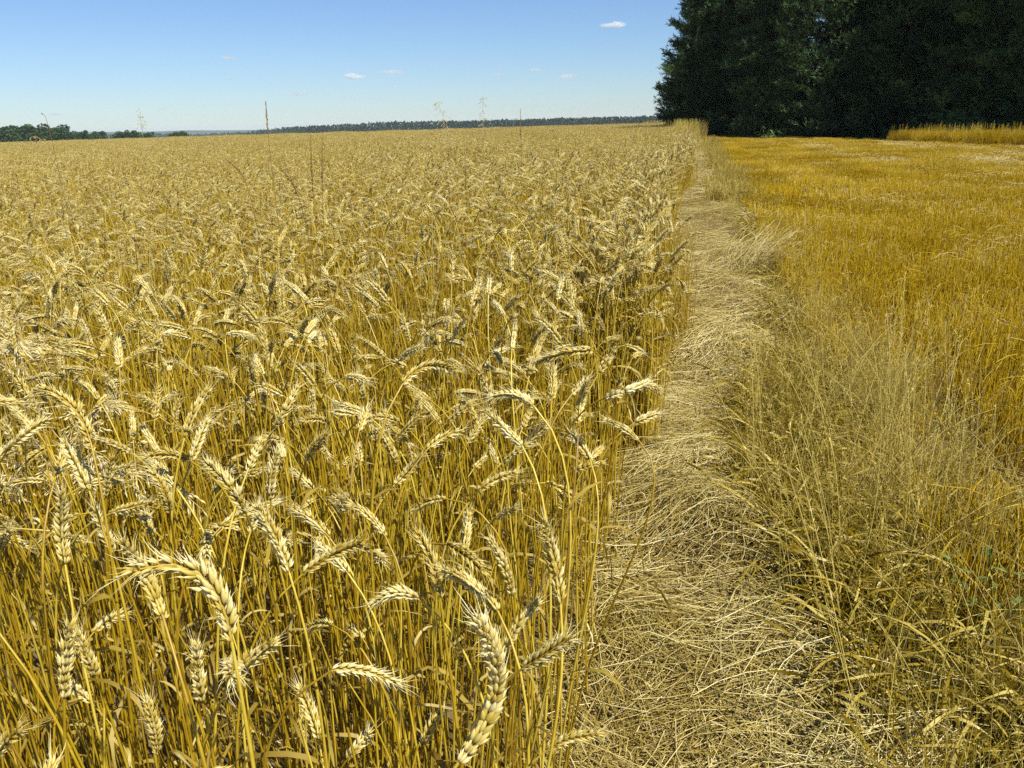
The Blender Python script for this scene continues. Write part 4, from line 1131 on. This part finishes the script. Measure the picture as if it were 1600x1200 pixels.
# ------------------------------------------------------------------ far trees
def broadleaf(seed, H, W):
    rng = np.random.default_rng(seed); tk, cr = MB(), MB()
    zz = np.linspace(0, H * 0.7, 6)
    tubes(tk, np.stack([0.1 * np.sin(zz), 0 * zz, zz], -1), np.linspace(0.35, 0.08, 6)[None], 7, 0.4)
    nl = 22
    c = np.stack([rng.normal(0, 0.30, nl) * W, rng.normal(0, 0.30, nl) * W, H * np.clip(rng.normal(0.58, 0.17, nl), 0.25, 0.88)], -1)
    rr = rng.uniform(0.14, 0.26, nl) * W * np.where(c[:, 2] > H * 0.7, 0.75, 1)
    for a in c[:7]:
        tubes(tk, np.stack([[0, 0, H * 0.25], a * [0.5, 0.5, 0.6], a]), np.array([[0.12, 0.08, 0.03]]), 4, 0.4)
    m_ = 130
    v = nrm(rng.normal(0, 1, (nl, m_, 3))); p = (c[:, None] + v * (rr[:, None, None] * rng.uniform(0.7, 1.08, (nl, m_, 1)))).reshape(-1, 3)
    n = len(p); a = nrm(rng.normal(0, 1, (n, 3))); b_ = nrm(np.cross(a, rng.normal(0, 1, (n, 3)))); sz = rng.uniform(0.25, 0.55, (n, 1))
    quad = np.stack([p - a * sz, p - b_ * sz * 0.6, p + a * sz, p + b_ * sz * 0.6], 1)
    cr.add(quad, np.repeat(np.clip(rng.normal(0.5, 0.22, n), 0, 1), 4), quads=np.arange(n * 4).reshape(-1, 4))
    return tk.mesh('trunk', M_BARK), cr.mesh('crown', M_LEAFY, smooth=False)
bl = [broadleaf(8000 + k, 10, 8.5) for k in range(4)]
FAR = [  # px, top y, scale, depth
 (8, 200, 'broad tree at the far left end of the skyline', 1.25), (38, 194, 'tallest rounded tree of the left skyline group', 1.3), (66, 196, 'tree just right of the tallest rounded one on the left skyline', 1.2), (92, 202, 'lower tree ending the first skyline group on the left', 1.0),
 (122, 204, 'tree behind the drooping brome on the skyline', 0.9), (146, 203, 'rounded tree closing the second skyline group', 0.95), (186, 206, 'small tree left of the faint grass plume on the skyline', 0.8), (206, 204, 'rounded tree behind the faint grass plume', 0.9), (228, 206, 'last bushy tree right of the faint grass plume', 0.8), (272, 204, 'lone small flat tree in the gap of the skyline', 0.6), (285, 205, 'small twin of the lone flat tree in the skyline gap', 0.55)]
for i, (px, ty, lab, sc) in enumerate(FAR):
    dep = 330 + 18 * (i % 3)
    q = at_depth(px, ty + 2, dep)
    base = float(tz(q[0], q[1])); s = (q[2] - base) / 8.9
    root = empty('broadleaf_tree', (q[0], q[1], base), (0, 0, RNG.uniform(0, 6.28)), 1.0)
    root.scale = (s * sc * 1.45, s * sc * 1.45, s)
    tag(root, lab, 'tree', 'distant trees on the left skyline')
    child('trunk', bl[i % 4][0], root); child('crown', bl[i % 4][1], root)

# the far wood along the right half of the skyline: one mass
mb = MB()
rng = np.random.default_rng(8100)
xs_ = np.linspace(-8, 1060, 330)
for px in xs_:
    top = np.interp(px, [0, 160, 240, 330, 385, 430, 470, 520, 600, 700, 800, 900, 1000, 1060], [212, 209.5, 208.5, 208.5, 205.5, 201, 196.5, 195, 190.5, 188.5, 186.5, 183.5, 181.5, 180.5])
    for row in range(3):
        dep = np.interp(px, [0, 330, 470, 1060], [1500, 1500, 900, 800]) + row * 22
        q = at_depth(px + rng.uniform(-2, 2), top + rng.normal(0.9, 0.8) - 0.7 * math.sin(px * 0.11) * math.sin(px * 0.037), dep)
        base = float(tz(q[0], q[1])); H = max(3.0, q[2] - base)
        n = 60
        u = rng.random(n) ** 0.8; w = (1 - u ** 2) ** 0.5 * rng.uniform(2.4, 4.2)
        a = rng.uniform(0, 6.28, n)
        c = np.stack([q[0] + np.cos(a) * w, q[1] + np.sin(a) * w, base + H * (0.15 + 0.85 * u)], -1)
        d1 = nrm(rng.normal(0, 1, (n, 3))) * rng.uniform(0.5, 1.3, (n, 1)); d2 = nrm(rng.normal(0, 1, (n, 3))) * rng.uniform(0.5, 1.0, (n, 1))
        mb.add(np.stack([c - d1, c - d2, c + d1, c + d2], 1), np.clip(rng.normal(0.5, 0.2, n * 4), 0, 1), quads=np.arange(n * 4).reshape(-1, 4))
tag(mb.build('far_wood', M_FARWOOD, smooth=False), 'long dark wood along the skyline beyond the crop', 'wood', None, 'stuff')

# grey-green hedge at the far corner of the crop
g0 = at_z(972, 193.8, 0.85); 
mb = MB(); rng = np.random.default_rng(8200)
hx0, hx1 = -7.5, -1.0
n = 2600
c = np.stack([rng.uniform(hx0, hx1, n), FIELD_END + 3 + rng.uniform(-0.7, 0.7, n), rng.random(n) ** 0.6 * (1.0 + 0.18 * np.sin(np.linspace(0, 20, n)))], -1)
d1 = nrm(rng.normal(0, 1, (n, 3))) * rng.uniform(0.05, 0.14, (n, 1)); d2 = nrm(rng.normal(0, 1, (n, 3))) * 0.06
mb.add(np.stack([c - d1, c - d2, c + d1, c + d2], 1), np.repeat(rng.random(n), 4), quads=np.arange(n * 4).reshape(-1, 4))
tag(mb.build('hedge', M_VERGE, smooth=False), 'low grey-green hedge at the far end of the crop beside the wood', 'hedge')

# ------------------------------------------------------------------ clouds
def cloud_mat(name, dens):
    mt, nt, N, L = new_mat(name)
    out = N.new('ShaderNodeOutputMaterial'); pv = N.new('ShaderNodeVolumePrincipled')
    pv.inputs['Color'].default_value = (1, 1, 1, 1); pv.inputs['Density'].default_value = dens; pv.inputs['Anisotropy'].default_value = 0.2
    L.new(pv.outputs[0], out.inputs['Volume'])
    return mt
CM = [cloud_mat('thin_cloud', 0.015), cloud_mat('bright_cloud', 0.03)]
CL = [(958, 40, 34, 8, 1, 'brightest small cloud high up beside the top of the wood'), (358, 91, 26, 5, 0, 'faint streak of cloud high on the left'), (360, 123, 16, 6, 0, 'small round cloud under the high left streak'),
      (553, 121, 30, 8, 1, 'bright flat cloud near the middle of the sky'), (617, 113, 38, 5, 0, 'long thin wisp right of the bright flat cloud'), (779, 117, 22, 7, 0, 'upper of two small clouds close together right of the middle'),
      (756, 126, 13, 6, 0, 'lower of two small clouds close together right of the middle'), (836, 111, 20, 6, 0, 'small cloud a little left of the faintest wide one by the wood'), (883, 121, 30, 8, 0, 'faint wide cloud next to the wood'),
      (472, 147, 26, 6, 0, 'thin cloud low above the tallest seed spike'), (510, 148, 10, 6, 0, 'tiny cloud right of the thin low one'), (618, 136, 16, 4, 0, 'short wisp beneath the long thin wisp'),
      (545, 153, 24, 4, 0, 'thin low wisp under the bright flat cloud'), (586, 155, 18, 4, 0, 'lowest short wisp at the middle of the sky'), (255, 171, 15, 4, 0, 'faint wisp low above the gap in the left trees'), (87, 179, 16, 5, 0, 'faint wisp just above the left trees')]
for i, (px, py, w, h, b_, lab) in enumerate(CL):
    rng = np.random.default_rng(9000 + i)
    dep = 5200.0
    q = at_depth(px, py, dep); W_ = w * dep / F / 2; H_ = h * dep / F / 2
    nu, nv = 40, 20
    u = np.arange(nu) / nu * 2 * math.pi; v = np.linspace(0, math.pi, nv)
    D = np.stack([np.sin(v)[:, None] * np.cos(u)[None], np.sin(v)[:, None] * np.sin(u)[None], np.broadcast_to(np.cos(v)[:, None], (nv, nu))], -1)
    disp = np.ones((nv, nu))
    for k in range(9):
        dk = rng.normal(0, 1, 3) * (1.5 + k * 0.7); disp += 0.22 / (1 + 0.25 * k) * np.sin(D @ dk * 1.5 + rng.uniform(0, 6))
    disp = np.clip(disp, 0.35, 1.6)
    V = D * disp[..., None]
    V[..., 2] = np.where(V[..., 2] < 0, V[..., 2] * 0.55, V[..., 2])
    V = V * [W_, W_ * 0.7, H_ * 1.1]
    V[0] = V[0].mean(0); V[-1] = V[-1].mean(0)
    bq = (np.arange(nv - 1) * nu)[:, None]; a0 = bq + np.arange(nu)[None]; a1 = bq + ((np.arange(nu) + 1) % nu)[None]
    mb = MB(); mb.add(V, 0.5, quads=np.stack([a0, a0 + nu, a1 + nu, a1], -1))
    o = mb.build('cloud', CM[b_]); o.location = q; o.rotation_euler = (0, 0, YAW)
    tag(o, lab, 'cloud', 'small fair-weather clouds')

# ------------------------------------------------------------------ air
mt, nt, N, L = new_mat('summer_haze')
out = N.new('ShaderNodeOutputMaterial'); pv = N.new('ShaderNodeVolumePrincipled')
pv.inputs['Color'].default_value = (0.80, 0.90, 1.0, 1); pv.inputs['Density'].default_value = 0.00011; pv.inputs['Anisotropy'].default_value = 0.0
L.new(pv.outputs[0], out.inputs['Volume'])
mb = MB()
e = 6300.0; z0, z1 = -56.0, 24.0
mb.add([(x, y, z) for z in (z0, z1) for x, y in ((-e, -e), (e, -e), (e, e), (-e, e))], 0.5,
       quads=[(0, 3, 2, 1), (4, 5, 6, 7), (0, 1, 5, 4), (1, 2, 6, 5), (2, 3, 7, 6), (3, 0, 4, 7)])
tag(mb.build('haze', mt, smooth=False), kind='stuff')

# ------------------------------------------------------------------ light
SUN_EL, SUN_DIR = R(55), np.array([0.84, -0.54])
w = bpy.data.worlds.new('World'); S.world = w; w.use_nodes = True
N, L = w.node_tree.nodes, w.node_tree.links
N.clear()
sk = N.new('ShaderNodeTexSky'); sk.sky_type = 'NISHITA'; sk.sun_disc = False
sk.sun_elevation = SUN_EL; sk.sun_rotation = math.atan2(SUN_DIR[0], SUN_DIR[1])
sk.altitude = 60; sk.air_density = 1.0; sk.dust_density = 0.15; sk.ozone_density = 2.0
bg = N.new('ShaderNodeBackground'); bg.inputs['Strength'].default_value = 0.057
wo = N.new('ShaderNodeOutputWorld')
tn = N.new('ShaderNodeMix'); tn.data_type = 'RGBA'; tn.blend_type = 'MULTIPLY'; tn.inputs['Factor'].default_value = 1.0
tn.inputs['B'].default_value = (0.89, 1.10, 1.44, 1)
L.new(sk.outputs[0], tn.inputs['A']); L.new(tn.outputs['Result'], bg.inputs['Color']); L.new(bg.outputs[0], wo.inputs['Surface'])
sd_ = bpy.data.lights.new('sun', 'SUN'); sd_.energy = 4.8; sd_.angle = R(0.53); sd_.color = (1.0, 0.965, 0.90)
so = bpy.data.objects.new('sun', sd_); COL.objects.link(so)
h = SUN_DIR / np.linalg.norm(SUN_DIR)
to_sun = Vector((h[0] * math.cos(SUN_EL), h[1] * math.cos(SUN_EL), math.sin(SUN_EL)))
so.rotation_euler = to_sun.to_track_quat('Z', 'Y').to_euler(); so.location = to_sun * 50

S.view_settings.view_transform = 'Standard'; S.view_settings.look = 'None'
S.view_settings.exposure = 0.6; S.view_settings.gamma = 1.0
S.render.engine = 'CYCLES'
c = S.cycles
c.max_bounces = 6; c.diffuse_bounces = 2; c.glossy_bounces = 2; c.transmission_bounces = 4; c.transparent_max_bounces = 8; c.volume_bounces = 6
c.use_denoising = False
c.caustics_reflective = False; c.caustics_refractive = False
c.sample_clamp_indirect = 6
